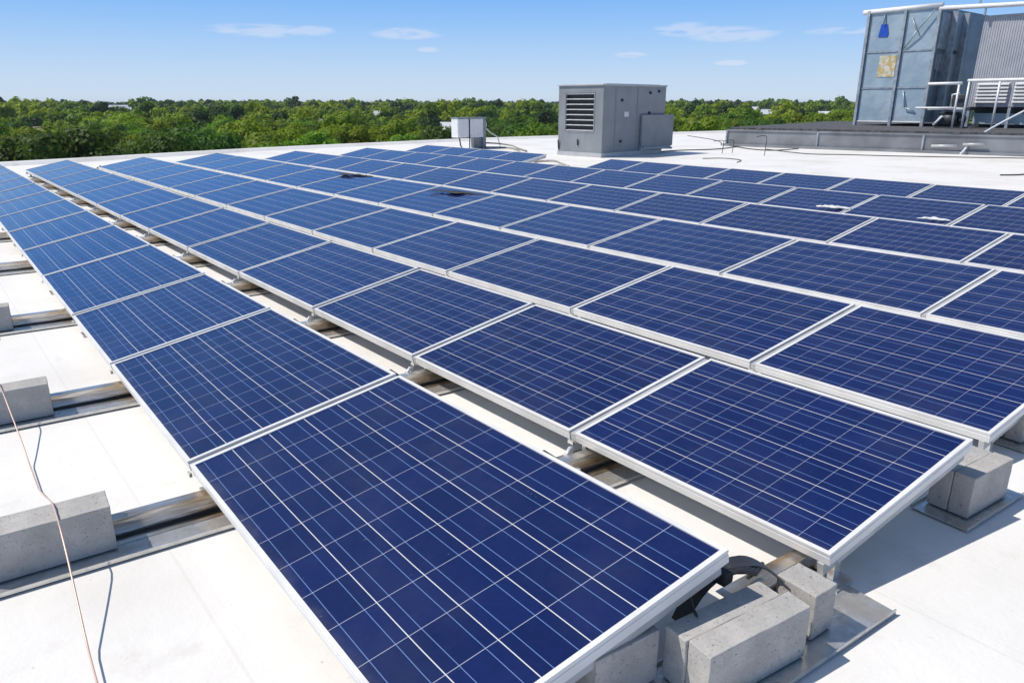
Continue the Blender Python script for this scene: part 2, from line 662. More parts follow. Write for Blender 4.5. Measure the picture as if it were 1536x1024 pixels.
M_BARK = simple('bark', (0.09, 0.07, 0.055), 0.9, 0, 0.3, 3)
M_EXTW = simple('outer_wall', (0.42, 0.38, 0.33), 0.85)

R = random.Random(11)

# ------------------------------------------------------------------ flat roof and its edge
K = (CAMZ - 0.10) / CAMZ
EDGE = [(-16, 21.0), (2.31 * K, 27.07 * K), (6.23 * K, 28.11 * K), (11.45 * K, 29.5 * K), (18.08 * K, 30.32 * K), (21.78 * K, 30.75 * K),
        (28.34 * K, 30.53 * K), (37.05 * K, 29.73 * K), (46 * K, 28.4 * K), (62, 23.5)]
# smooth the edge line (Catmull-Rom)
def smooth_line(P, n=6):
    out = []
    for i in range(len(P) - 1):
        p0, p1, p2, p3 = P[max(i - 1, 0)], P[i], P[i + 1], P[min(i + 2, len(P) - 1)]
        for k in range(n):
            t = k / n
            out.append(tuple(0.5 * (2 * b + (c - a) * t + (2 * a - 5 * b + 4 * c - d) * t * t + (3 * b - a - 3 * c + d) * t ** 3)
                             for a, b, c, d in zip(p0, p1, p2, p3)))
    out.append(P[-1])
    return out
EDGE_S = smooth_line(EDGE)
poly = [(-16, -14), (62, -14)] + list(reversed(EDGE_S))
mb = MB()
mb.face([(x, y, 0) for x, y in poly])
tag(mb.build('flat_roof', M_ROOF), kind='structure')
mb = MB()
n = len(poly)
for i in range(n):
    a, b = poly[i], poly[(i + 1) % n]
    mb.face([(a[0], a[1], -13.9), (b[0], b[1], -13.9), (b[0], b[1], -0.02), (a[0], a[1], -0.02)])
tag(mb.build('building_walls', M_EXTW), kind='structure')
# raised rim along the far edge
mb = MB()
pts = []
prof = [(0.02, -0.25), (0.02, 0.09), (0.0, 0.10), (-0.22, 0.10), (-0.26, 0.085), (-0.42, 0.002)]
for i, p in enumerate(EDGE_S):
    a = Vector(EDGE_S[max(i - 1, 0)])
    b = Vector(EDGE_S[min(i + 1, len(EDGE_S) - 1)])
    t = (b - a).normalized()
    nrm = Vector((-t.y, t.x))
    pts.append([(p[0] + nrm.x * o, p[1] + nrm.y * o, z) for o, z in prof])
flat = [q for s in pts for q in s]
k = len(prof)
fs = [(i * k + j, i * k + j + 1, (i + 1) * k + j + 1, (i + 1) * k + j) for i in range(len(pts) - 1) for j in range(k - 1)]
mb.grid_faces(flat, fs)
tag(mb.build('roof_edge', M_ROOF), kind='structure')

# ------------------------------------------------------------------ solar panels
ZL, ZH = 0.17, 0.37
ORD = ['first', 'second', 'third', 'fourth', 'fifth', 'sixth', 'seventh', 'eighth', 'ninth', 'tenth', 'eleventh', 'twelfth', 'thirteenth', 'fourteenth', 'fifteenth']
ROWORD = ['leftmost row', 'second row from the left', 'third row from the left', 'fourth row from the left',
          'fifth row from the left', 'sixth row from the left', 'rightmost row']
XLOW = [0.735, 2.245, 3.78, 5.72, 7.98, 10.30, 12.55]
XHIGH = [1.735, 3.165, 4.86, 6.85, 8.92, 11.25, 13.51]
# seam positions along the row (near end first); low edge reads +skew, high edge -skew
SEAMS = [
    [1.10, 3.08, 4.72, 6.08, 7.72, 9.26, 10.75, 12.25, 13.75, 15.2, 16.65, 18.1, 19.55, 20.95],
    [0.93, 2.25, 3.68, 5.13, 6.75, 8.32, 9.9, 11.42, 13.0, 14.58, 16.15, 17.75, 19.35, 20.95],
    [0.95, 2.27, 3.86, 5.55, 6.98, 8.5, 10.05, 11.6, 13.15, 14.7, 16.25, 17.8, 19.35, 20.85],
    [0.45, 2.08, 3.88, 5.62, 7.2, 8.75, 10.3, 11.85, 13.4, 14.95, 16.5, 18.05, 19.6, 21.3],
    [1.08, 2.65, 4.06, 5.82, 7.35, 8.85, 10.35, 11.85, 13.35, 14.85, 16.35, 17.85, 19.35, 20.85],
    [0.85, 2.25, 3.68, 5.12, 6.46, 7.88, 9.3, 10.75, 12.2, 13.65, 15.1, 16.55, 18.0, 19.45, 20.9],
    [0.95, 2.4, 3.85, 5.25, 6.65, 8.05, 9.3, 10.5, 11.65, 12.75],
]
SKEW = 0.045
GAP = 0.019
row7_far = [15.1, 16.5, 18.0, 19.5, 21.0]


def xlow(r, y):
    return XLOW[r] + (0.016 * (y - 4.0) if r == 0 else 0.0)


def make_panel(r, ya, yb, label):
    # corners: low/high edge, near/far end
    a, b = ya + GAP, yb - GAP
    LN = Vector((xlow(r, a), a + SKEW, ZL))
    LF = Vector((xlow(r, b), b + SKEW, ZL))
    HN = Vector((XHIGH[r], a - SKEW, ZH))
    HF = Vector((XHIGH[r], b - SKEW, ZH))
    jz = R.uniform(-0.003, 0.003)
    for q in (LN, LF, HN, HF):
        q.z += jz
    HN.z += R.uniform(-0.003, 0.003)
    HF.z += R.uniform(-0.003, 0.003)
    L = (LF - LN).length
    W = (HN - LN).length
    nrm = (LF - LN).cross(HN - LN).normalized()
    if nrm.z < 0:
        nrm = -nrm
    org = Vector((LN.x, LN.y, 0))

    def P(u, v, w=0.0):
        s, t = u / L, v / W
        return (LN * (1 - s) * (1 - t) + LF * s * (1 - t) + HN * (1 - s) * t + HF * s * t) + nrm * w - org
    root = empty('solar_panel', org, 0, label, 'solar panel', 'solar panels in rows on the flat roof')
    T = 0.050
    lip = 0.017
    fr = MB()
    # closed frame profile swept round the panel with mitred corners: (inset, height)
    prof = [(lip, -0.004), (lip, 0.0), (0.0, 0.0), (0.0, -0.012), (0.002, -0.014), (0.002, -0.017), (0.0, -0.019), (0.0, -T), (0.026, -T), (0.026, -T + 0.003), (0.004, -T + 0.003), (0.004, -0.006), (lip, -0.006)]
    cs = [(0, 0, 1, 1), (L, 0, -1, 1), (L, W, -1, -1), (0, W, 1, -1)]
    pts = []
    for (u, v, du, dv) in cs:
        pts += [P(u + du * i, v + dv * i, h) for i, h in prof]
    k = len(prof)
    fs = []
    for c in range(4):
        d = (c + 1) % 4
        for j in range(k):
            j2 = (j + 1) % k
            fs.append((c * k + j, c * k + j2, d * k + j2, d * k + j))
    fr.grid_faces(pts, fs)
    fr.build('frame', M_ALU, root)
    gl = MB()
    i = 0.012
    gl.face([P(i, i, -0.005), P(L - i, i, -0.005), P(L - i, W - i, -0.005), P(i, W - i, -0.005)],
            uv=[(0.0, 0.0), (10.0, 0.0), (10.0, 6.0), (0.0, 6.0)])
    bk = MB()
    bk.face([P(i, i, -0.010), P(L - i, i, -0.010), P(L - i, W - i, -0.010), P(i, W - i, -0.010)])
    g = gl.build('cell_sheet', M_CELL, root, uv=True, recalc=False)
    bk.build('back_sheet', M_BACK, root)
    return root


def make_seam_rail(r, y, label, end):
    lo = Vector((xlow(r, y), y + SKEW, ZL - 0.012))
    hi = Vector((XHIGH[r], y - SKEW, ZH - 0.012))
    org = Vector((lo.x, lo.y, 0))
    d = (hi - lo).normalized()
    s = Vector((d.y, -d.x, 0)).normalized()
    up = s.cross(d)
    if up.z < 0:
        up = -up
    root = empty('seam_rail', org, 0, label, 'mounting rail', 'mounting rails in the joints between panels')
    m = MB()
    hw = GAP - 0.003 if not end else 0.012
    off = Vector((0, 0, 0)) if not end else Vector((0, 0.05 * end, -0.04))
    a, b = lo + d * 0.004 + off, hi - d * 0.004 + off

    def q(p, sx, uz):
        return p + s * sx + up * uz - org
    m.hexa([q(a, -hw, -0.05), q(b, -hw, -0.05), q(b, hw, -0.05), q(a, hw, -0.05), q(a, -hw, 0), q(b, -hw, 0), q(b, hw, 0), q(a, hw, 0)])
    m.build('rail', M_STRIP, root)
    m = MB()
    f = hi - d * (0.10 if not end else 0.30) + off - org
    if end:
        f = f + Vector((0, 0.42 * end, 0.036))
    m.box(f.x - 0.02, f.x + 0.02, f.y - 0.012, f.y + 0.012, 0.019, f.z - 0.04)
    m.box(f.x - 0.06, f.x + 0.06, f.y - 0.05, f.y + 0.05, 0.002, 0.0188)
    m.build('high_post', M_GALV, root)
    m = MB()
    f = lo + d * 0.10 + off - org
    m.box(f.x - 0.02, f.x + 0.02, f.y - 0.012, f.y + 0.012, 0.019, f.z - 0.04)
    m.box(f.x - 0.06, f.x + 0.06, f.y - 0.05, f.y + 0.05, 0.002, 0.0188)
    m.build('low_foot', M_GALV, root)
    # small corner clip on the low edge
    m = MB()
    c = lo + off - org
    if not end:
        m.box(c.x - 0.008, c.x + 0.004, c.y - 0.018, c.y + 0.018, c.z - 0.049, c.z - 0.032)
        m.build('clip', M_GALV, root)
    return root


for r in range(7):
    segs = SEAMS[r]
    for j in range(len(segs) - 1):
        where = ORD[j] + ' from the near end, ' + ROWORD[r]
        pre = 'blue solar panel, '
        if r == 0 and j == 0:
            pre, where = 'large blue solar panel in the foreground, nearest of the leftmost row', ''
        make_panel(r, segs[j], segs[j + 1], pre + where)
    for j in range(len(segs)):
        e = 0 if 0 < j < len(segs) - 1 else (1 if j == 0 else -1)
        if e == 1:
            nm = 'at the near end, ' + ROWORD[r]
        elif e == -1:
            nm = 'at the far end, ' + ROWORD[r]
        else:
            nm = 'in the ' + ORD[j - 1] + ' joint from the near end, ' + ROWORD[r]
        make_seam_rail(r, segs[j], 'grey mounting rail ' + nm, e)
for j in range(4):
    make_panel(6, row7_far[j], row7_far[j + 1], 'blue solar panel, ' + ORD[j] + ' of the four beyond the rightmost row gap')
for j in range(5):
    make_seam_rail(6, row7_far[j], 'grey mounting rail, ' + ORD[j] + ' of the far four panels past the rightmost row gap', 1 if j == 0 else (-1 if j == 4 else 0))

# ------------------------------------------------------------------ ballast trays and blocks
RZ = rad(-5.0)


def block(x, y, z, lx, ly, lz, rz, label, group, seed):
    """a cast concrete block with slightly chipped, uneven edges; origin at the middle of its base"""
    rr = random.Random(seed)
    bm = bmesh.new()
    bmesh.ops.create_cube(bm, size=1.0)
    for v in bm.verts:
        v.co = Vector((v.co.x * lx, v.co.y * ly, (v.co.z + 0.5) * lz))
    bmesh.ops.bevel(bm, geom=list(bm.edges), offset=0.0035, segments=2, affect='EDGES', profile=0.5)
    bmesh.ops.subdivide_edges(bm, edges=[e for e in bm.edges if e.calc_length() > 0.05], cuts=5, use_grid_fill=True)
    from mathutils import noise
    for v in bm.verts:
        nz = noise.noise_vector(v.co * 45 + Vector((seed * 3.1, seed, 0)))
        k = 0.0009
        if abs(v.co.x) > lx / 2 - 0.012 and abs(v.co.y) > ly / 2 - 0.012 or v.co.z > lz - 0.01 and (abs(v.co.x) > lx / 2 - 0.012 or abs(v.co.y) > ly / 2 - 0.012):
            k = 0.0022
        if v.co.z > 0.005:
            v.co += nz * k
    me = bpy.data.meshes.new('concrete_block')
    bm.to_mesh(me)
    bm.free()
    me.materials.append(M_CONC)
    o = bpy.data.objects.new('concrete_block', me)
    col.objects.link(o)
    o.location = (x, y, z)
    o.rotation_euler = (0, 0, rz)
    return tag(o, label, 'concrete block', group)


def tray(x, y, x0, x1, label, group, rail=True, rail_x0=None, width=(-0.36, -0.03), rail_y=-0.19, clips=False):
    """galvanised pan on a rubber mat, with a Z-shaped rail along it"""
    root = empty('ballast_tray', (x, y, 0), RZ, label, 'ballast tray', group)
    w0, w1 = width
    m = MB()
    m.box(x0 + 0.01, x1 - 0.01, w0 + 0.012, w1 - 0.006, 0.001, 0.007)
    m.build('rubber_mat', M_RUB, root)
    m = MB()
    m.box(x0, x1, w0, w1, 0.008, 0.012)
    m.box(x0, x1, w0, w0 + 0.004, 0.0125, 0.024)
    m.box(x0, x1, w1 - 0.004, w1, 0.0125, 0.024)
    m.build('pan', M_GALV, root)
    if rail:
        rx = x0 if rail_x0 is None else rail_x0
        m = MB()
        m.box(rx, x1 - 0.02, rail_y, rail_y + 0.004, 0.0165, 0.092)
        m.box(rx, x1 - 0.02, rail_y - 0.002, rail_y + 0.055, 0.0925, 0.096)
        m.box(rx, x1 - 0.02, rail_y - 0.055, rail_y - 0.0005, 0.013, 0.016)
        m.build('rail', M_RAILG, root)
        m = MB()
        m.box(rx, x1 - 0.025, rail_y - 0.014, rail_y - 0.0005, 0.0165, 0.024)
        m.build('gap_shade_strip', M_RUB, root)  # black strip added at the web foot to draw the gap's shade
    if clips:
        for s in (-0.11, -0.02):
            m = MB()
            m.tube([(-0.10, s - 0.06, 0.030), (-0.10, s - 0.06, 0.075)], 0.016, 6)
            m.box(-0.15, -0.05, s - 0.09, s - 0.03, 0.0125, 0.030)
            m.build('bolt', M_GALV, root)
        m = MB()
        m.tube([(-0.02, -0.03, 0.10), (-0.05, -0.05, 0.115), (-0.075, -0.055, 0.09), (-0.08, -0.05, 0.05), (-0.08, -0.045, 0.014)], 0.012, 6)
        m.build('hook_clip', M_SLAT, root)
        m = MB()
        m.box(-0.30, -0.14, -0.10, 0.03, 0.0968, 0.102)
        m.build('rubber_pad', M_RUB, root)
    return root


# row-one trays on the left, one at every joint
TRAYS = [1.145, 3.125, 4.765, 6.82, 9.25, 11.5, 13.7, 15.9, 18.1, 20.2]
for j in range(1, len(TRAYS)):
    y = TRAYS[j]
    x = xlow(0, y)
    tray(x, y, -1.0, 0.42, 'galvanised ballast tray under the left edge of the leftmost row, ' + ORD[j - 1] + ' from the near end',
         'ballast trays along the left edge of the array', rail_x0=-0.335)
    if j in (0, 1, 2, 3, 5, 7, 9):
        c, s = math.cos(RZ), math.sin(RZ)
        lx = 0.44
        bx = -0.335 - lx / 2
        for t, (ly0, ly1) in enumerate(((-0.275, -0.195), (-0.192, -0.115))):
            ym = (ly0 + ly1) / 2
            block(x + c * bx - s * ym, y + s * bx + c * ym, 0.0175 if t == 0 else 0.0175, lx, ly1 - ly0, 0.185 - 0.004 * t, RZ + R.uniform(-.008, .008),
                  ('near' if t == 0 else 'far') + ' block of the pair on the ' + ORD[j - 1] + ' tray left of the array',
                  'concrete ballast blocks', j * 2 + t)

# trays seen in the gap between the first two rows, at the joints of row two
for j in range(1, 13):
    y = SEAMS[1][j] + SKEW
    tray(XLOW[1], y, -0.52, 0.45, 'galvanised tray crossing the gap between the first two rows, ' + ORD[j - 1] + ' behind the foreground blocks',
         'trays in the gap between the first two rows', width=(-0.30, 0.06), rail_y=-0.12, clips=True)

# front end of the first gap: tray with a pile of blocks
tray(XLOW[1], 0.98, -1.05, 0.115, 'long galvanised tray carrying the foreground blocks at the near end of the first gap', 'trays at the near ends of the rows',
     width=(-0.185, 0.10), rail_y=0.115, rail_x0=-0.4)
block(1.693, 0.944, 0.0175, 0.428, 0.086, 0.186, rad(-8), 'front grey block in the foreground between the first two panels', 'concrete ballast blocks', 41)
block(1.684, 1.033, 0.0175, 0.405, 0.086, 0.184, rad(-8), 'block directly behind the front foreground block, half shaded by the panel', 'concrete ballast blocks', 42)
block(2.04, 0.963, 0.0175, 0.118, 0.145, 0.168, rad(-4), 'short block right of the foreground pair, beside the tray end', 'concrete ballast blocks', 43)
block(1.35, 1.165, 0.0175, 0.24, 0.10, 0.18, rad(-6), 'block in the shade beneath the high edge of the foreground panel', 'concrete ballast blocks', 44)
# front end of the second row
tray(3.085, 0.935, 0.0, 0.515, 'small tray under two blocks below the high corner of row two', 'trays at the near ends of the rows', rail=False, width=(-0.105, 0.13))
block(3.335, 0.888, 0.0175, 0.335, 0.082, 0.186, rad(-6), 'front block below the high near corner of the second row, sunlit on top', 'concrete ballast blocks', 45)
block(3.340, 0.974, 0.0175, 0.335, 0.084, 0.182, rad(-6), 'shaded block close behind the front one below the second row corner', 'concrete ballast blocks', 46)
tray(4.08, 1.02, 0.0, 0.52, 'small tray below the near end of the third row at the right picture edge', 'trays at the near ends of the rows', rail=False, width=(-0.09, 0.14))
block(4.33, 0.998, 0.0175, 0.335, 0.082, 0.185, rad(-6), 'front shaded block under the near end of the third row', 'concrete ballast blocks', 47)
block(4.335, 1.084, 0.0175, 0.335, 0.084, 0.185, rad(-6), 'rear shaded block under the near end of the third row', 'concrete ballast blocks', 48)
# bent dark bracket arching over the foreground blocks
m = MB()
arc = smooth_line([(1.70, 1.21, 0.03), (1.755, 1.19, 0.14), (1.83, 1.155, 0.212), (1.92, 1.12, 0.222), (1.965, 1.08, 0.205), (1.972, 1.03, 0.186)], 3)
for p, q in zip(arc[:-1], arc[1:]):
    p, q = Vector(p), Vector(q)
    d = (q - p).normalized()
    w = Vector((0.25, 0.97, 0)) * 0.032
    nn = d.cross(w).normalized() * 0.003
    m.hexa([p - w - nn, q - w - nn, q + w - nn, p + w - nn, p - w + nn, q - w + nn, q + w + nn, p + w + nn])
tag(m.build('bent_bracket', M_PUMP), 'dark bent metal bracket arching above the foreground blocks', 'bracket')

# black module cables bundled above the foreground blocks
m = MB()
for k in range(4):
    o = 0.014 * k
    m.tube([(1.66 + o, 1.21, 0.20), (1.73 + o, 1.17 - o, 0.225), (1.80 + o, 1.13 - o, 0.232 + 0.006 * (k % 2)), (1.88, 1.10 - o, 0.225), (1.95 + o, 1.10, 0.19), (1.98 + o, 1.14, 0.12)], 0.008, 8)
m.tube([(1.64, 1.14, 0.23), (1.61, 1.10, 0.21), (1.58, 1.06, 0.212)], 0.005, 6)
root = tag(m.build('cable_bundle', M_CABLE), 'black cable bundle lying across the foreground blocks below the panel corner', 'cables')
m = MB()
m.box(1.775, 1.825, 1.10, 1.165, 0.195, 0.243)
m.build('connector', M_RUB, root, bevel=0.006)

# copper lightning wire running along the blocks left of the array
pts = []
for i in range(480):
    y = -1.5 + i * 0.05
    z = 0.030 + 0.012 * math.sin(y * 3.1)
    for j in (1, 2, 3, 5, 7, 9):
        yb = TRAYS[j] - 0.19
        dd = abs(y - yb)
        z = max(z, 0.213 - max(0, dd - 0.10) * 0.34)
    pts.append((0.19 - 0.035 * max(0, 3.0 - y) + 0.006 * math.sin(y * 2.3) + 0.004 * math.sin(y * 5.1), y, z))
m = MB()
m.tube(pts, 0.0034, 6)
tag(m.build('copper_wire', M_COPPER), 'thin copper lightning wire running over the blocks left of the array', 'wire')

# ------------------------------------------------------------------ things lying on the panels
def debris(name, x, y, z, rx, ry, hz, mat, label, cat, seed):
    rr = random.Random(seed)
    m = MB()
    nu, nv = 14, 5
    rag = [rr.choice((.25, .5, .9, 1.3)) * rr.uniform(.7, 1.2) for _ in range(nu)]
    rag2 = [rr.choice((.25, .5, .9, 1.3)) * rr.uniform(.7, 1.2) for _ in range(nu)]
    pts = []
    for i in range(nu):
        for j in range(nv):
            u, v = i / (nu - 1) * 2 - 1, j / (nv - 1) * 2 - 1
            w = (1 - 0.75 * abs(u) ** 1.5)
            rg = rag[i] if v < 0 else rag2[i]
            pts.append((u * rx + rr.uniform(-.05, .05) * rx, v * ry * w * rg, hz * (0.15 + (1 - v * v) * w * rr.uniform(.3, 1.0))))
    top = [(a, b, c + 0.006) for a, b, c in pts]
    fs = [(i * nv + j, i * nv + j + 1, (i + 1) * nv + j + 1, (i + 1) * nv + j) for i in range(nu - 1) for j in range(nv - 1)]
    m.grid_faces(top, fs, True)
    o = m.build(name, mat)
    md = o.modifiers.new('thick', 'SOLIDIFY')
    md.thickness = 0.006
    o.location = (x, y, z)
    o.rotation_euler = (0, 0, rad(102))
    return tag(o, label, cat)


def on_panel(r, x):
    t = (x - XLOW[r]) / (XHIGH[r] - XLOW[r])
    return ZL + (ZH - ZL) * max(0, min(1, t))


debris('plastic_scrap', 10.45, 5.35, ZL + 0.035, 0.24, 0.05, 0.05, M_SCRAP, 'crumpled white scrap on the sixth row, the farther of two', 'scrap', 5)
debris('plastic_scrap', 10.42, 3.95, ZL + 0.03, 0.20, 0.035, 0.04, M_SCRAP, 'crumpled white scrap on the sixth row, the nearer of two', 'scrap', 6)
debris('dark_rag', 6.66, 9.45, 0.338, 0.62, 0.085, 0.025, M_RUB, 'flat dark rag on the fourth row, the nearer of two', 'rag', 7)
debris('dark_rag', 6.74, 13.0, 0.352, 0.55, 0.085, 0.025, M_RUB, 'flat dark rag on the fourth row, the farther of two', 'rag', 8)
debris('dark_rag', 3.95, 21.55, 0.005, 0.28, 0.22, 0.14, M_RUB, 'small dark heap on the white roof behind the third row', 'rag', 9)

# ------------------------------------------------------------------ rooftop air handler
def louver(mb_slat, mb_back, y0, y1, z0, z1, x, nslat, depth=0.06):
    pass


hv = empty('air_handler', (17.5, 16.9, 0.0), rad(4), 'large grey rooftop air handling unit with a dark louvre on its left side', 'air handler')
WX, WY, WH = 3.33, 1.9, 2.20
m = MB()
z0 = 0.14
# body with an opening on the left face (x = 0)
ly0, ly1, lz0, lz1 = 0.36, 1.58, 0.80, 1.98
m.box(0.30, WX, 0, WY, z0, WH)
m.box(0, 0.2998, 0, WY, z0, lz0)
m.box(0, 0.2998, 0, WY, lz1, WH)
m.box(0, 0.2998, 0, ly0, lz0 + 0.0005, lz1 - 0.0005)
m.box(0, 0.2998, ly1, WY, lz0 + 0.0005, lz1 - 0.0005)
m.build('body', M_UNIT, hv)
m = MB()
m.box(0.070, 0.297, ly0 + 0.002, ly1 - 0.002, lz0 + 0.002, lz1 - 0.002)
lv = m.build('louvre', M_DARK, hv)
m = MB()
for i in range(8):
    z = lz0 + 0.03 + i * (lz1 - lz0 - 0.05) / 7
    m.hexa([(0.0, ly0 + .003, z - 0.016), (0.06, ly0 + .003, z + 0.004), (0.06, ly1 - .003, z + 0.004), (0.0, ly1 - .003, z - 0.016),
            (0.0, ly0 + .003, z + 0.004), (0.06, ly0 + .003, z + 0.014), (0.06, ly1 - .003, z + 0.014), (0.0, ly1 - .003, z + 0.004)])
m.build('slats', M_SLAT, lv)
m = MB()
m.box(-0.05, WX + 0.03, -0.03, WY + 0.04, WH + 0.001, WH + 0.05)
m.box(0.4, WX - 0.1, 0.2, WY - 0.2, WH + 0.051, WH + 0.07)
m.build('lid', M_UNITLID, hv, bevel=0.008)
for (x0, x1, za, zb) in ((0.68, 1.70, 0.22, 2.12), (1.80, 3.28, 1.34, 2.12)):
    m = MB()
    m.box(x0, x1, -0.006, -0.0005, za, zb)
    m.build('access_panel', M_UNIT, hv, bevel=0.004)
m = MB()
m.box(1.10, 1.32, -0.009, -0.0062, 1.25, 1.40)
m.build('rating_plate', M_SLAT, hv)
m = MB()
for ya, yb, za, zb in ((ly0 - .04, ly1 + .04, lz1 + .0005, lz1 + .04), (ly0 - .04, ly1 + .04, lz0 - .04, lz0 - .0005)):
    m.box(-0.012, -0.0005, ya, yb, za, zb)
for ya, yb in ((ly0 - .04, ly0 - .0005), (ly1 + .0005, ly1 + .04)):
    m.box(-0.012, -0.0005, ya, yb, lz0, lz1)
m.build('louvre_frame', M_UNIT, lv)
m = MB()
m.box(-0.02, WX - 0.1, -0.02, WY + 0.02, 0.002, 0.138)
m.build('base_curb', M_UNITLID, hv)
for xx, w_ in ((0.62, .015), (1.75, .015), (0.001, 0.04)):
    m = MB()
    m.box(xx, xx + w_, -0.012, -0.0005, z0 + 0.01, WH - 0.01)
    m.build('panel_seam', M_GREY, hv)
sb = MB()
sb.box(1.95, WX + 0.42, -0.10, -0.015, 0.26, 1.30)
sb.box(WX + 0.001, WX + 0.42, -0.0145, 1.2, 0.30, 1.30)
ob = sb.build('side_cabinet', M_UNIT, hv, bevel=0.01)
m = MB()
m.box(1.95, WX + 0.35, -0.09, -0.016, 0.16, 0.255)
m.tube([(2.0, -0.16, 0.24), (WX + 0.30, -0.16, 0.18)], 0.035, 8)
m.build('drain_pipe', M_UNITLID, hv)
for (x, z) in ((0.93, 1.76), (2.42, 2.0), (2.42, 1.36), (0.93, 0.48), (2.9, 2.05)):
    m = MB()
    m.tube([(x, -0.001, z), (x, -0.05, z)], 0.045, 10)
    m.build('knob', M_DARK, hv)
for a_, b_ in (((-0.02, 1.86, 0.2), (-0.05, 1.86, 0.5)), ((-0.02, 1.0, 0.35), (-0.04, 1.0, 0.55))):
    m = MB()
    m.tube([a_, b_], 0.022, 6)
    m.build('door_handle', M_DARK, hv)

# ------------------------------------------------------------------ white electrical box on a post
wb = empty('electrical_box', (17.05, 23.3, 0), 0, 'white two-door electrical box on a grey post beside the far end of the array', 'electrical box')
m = MB()
m.box(-0.64, 0.55, 0.012, 0.42, 0.43, 1.12)
m.build('cabinet', M_WBOX, wb, bevel=0.01)
m = MB()
m.box(-0.63, -0.13, -0.015, 0.011, 0.45, 1.10)
m.build('door', M_WBOX, wb, bevel=0.006)
m = MB()
m.box(-0.10, 0.54, -0.015, 0.011, 0.43, 1.10)
m.build('door', M_WBOX, wb, bevel=0.006)
m = MB()
m.box(-0.66, 0.72, -0.03, 0.44, 1.121, 1.16)
m.build('lid', M_GREY, wb)
m = MB()
m.box(0.555, 0.70, 0.02, 0.40, 0.02, 1.119)
m.box(0.18, 0.553, 0.10, 0.30, 0.04, 0.425)
m.box(0.1, 0.8, 0.0, 0.45, 0.002, 0.019)
m.build('post', M_GREY, wb)
m = MB()
m.tube([(-0.115, -0.03, 1.10), (-0.115, -0.03, 0.5), (-0.12, -0.03, 0.06), (-0.2, -0.03, 0.03)], 0.022, 8)
m.tube([(-0.5, 0.1, 0.43), (-0.47, 0.08, 0.15), (-0.40, 0.05, 0.03)], 0.025, 8)
m.build('conduit', M_DARK, wb)
m = MB()
m.tube([(0.72, 0.1, 1.08), (0.78, 0.1, 0.9), (0.76, 0.12, 0.75), (1.1, 0.2, 0.55), (1.4, 0.2, 0.42), (1.55, 0.2, 0.02)], 0.025, 8)
m.build('conduit', M_WBOX, wb)


def hose(name, pts, r, mat, label, cat='hose', group=None, n=8):
    P = smooth_line([tuple(p) for p in pts], 6)
    m = MB()
    m.tube(P, r, n)
    return tag(m.build(name, mat), label, cat, group)


hose('hose', [(17.8, 23.5, 0.20), (18.4, 23.4, 0.16), (18.6, 22.8, 0.10), (18.2, 21.9, 0.05), (17.5, 20.6, 0.04)], 0.03, M_HOSE, 'beige hose from the electrical box, upper one of two', 'hose', 'hoses beside the electrical box')
hose('hose', [(17.7, 23.3, 0.05), (18.3, 22.7, 0.04), (17.9, 21.7, 0.04), (17.0, 20.4, 0.05), (15.8, 18.8, 0.05), (14.4, 16.6, 0.10)], 0.03, M_HOSE, 'beige hose running on the roof to the gap in the rightmost row', 'hose', 'hoses beside the electrical box')
hose('hose', [(16.5, 23.35, 0.06), (15.2, 22.9, 0.04), (14.2, 22.9, 0.04), (13.2, 22.0, 0.04)], 0.03, M_HOSE, 'beige hose left of the electrical box towards the far end of the rows', 'hose', 'hoses beside the electrical box')
hose('dark_hose', [(14.2, 16.4, 0.06), (14.5, 15.9, 0.10), (14.3, 15.3, 0.06), (14.1, 14.8, 0.03)], 0.03, M_HOSE, 'loose hose end lying at the gap in the rightmost row', 'hose')

# ------------------------------------------------------------------ cables on the roof at the right
hose('roof_cable', [(20.9, 17.6, 0.02), (22.3, 17.6, 0.02), (24.0, 17.2, 0.02), (26.2, 17.7, 0.02)], 0.018, M_CABLE, 'thin dark cable running from the air handler to the metal kerb', 'cable', 'cables on the white roof')
hose('roof_cable', [(26.3, 18.2, 0.05), (25.2, 16.6, 0.02), (24.9, 15.6, 0.02), (25.4, 15.3, 0.02), (26.4, 15.2, 0.04)], 0.018, M_CABLE, 'dark cable looping off the near corner of the metal kerb', 'cable', 'cables on the white roof')
hose('roof_cable', [(25.3, 15.9, 0.03), (24.2, 13.6, 0.02), (24.8, 12.5, 0.02), (25.5, 11.0, 0.02), (27.6, 8.0, 0.02)], 0.014, M_CABLE, 'thin cable running along the foot of the metal kerb', 'cable', 'cables on the white roof')
hose('roof_cable', [(19.6, 14.5, 0.015), (20.2, 14.2, 0.015), (20.0, 13.4, 0.015), (19.1, 12.9, 0.015)], 0.012, M_CABLE, 'short thin cable lying between the air handler and the last row', 'cable', 'cables on the white roof')
hose('roof_cable', [(33.0, 25.5, 0.015), (31.0, 22.8, 0.015), (29.0, 20.6, 0.015), (26.6, 18.8, 0.015)], 0.016, M_CABLE, 'dark cable running from the far roof edge to the kerb corner', 'cable', 'cables on the white roof')
for (x, y, h, lab) in ((22.3, 15.7, 0.42, 'thin bent wire standing on the roof, nearest the air handler'), (22.75, 15.6, 0.42, 'second thin bent wire standing right of the one nearest the air handler'), (22.4, 14.1, 0.62, 'tall thin wire standing on the roof before the kerb corner')):
    hose('standing_wire', [(x - 0.4, y + 0.1, h), (x, y, h + 0.01), (x + 0.03, y, h * 0.5), (x, y, 0.0)], 0.012, M_CABLE, lab, 'wire', 'thin wires standing on the roof', 6)
hose('roof_cable', [(20.6, 6.5, 0.012), (21.0, 6.25, 0.012), (21.5, 6.2, 0.012)], 0.02, M_CABLE, 'short dark cable piece on the bare roof at the right', 'cable', 'cables on the white roof')

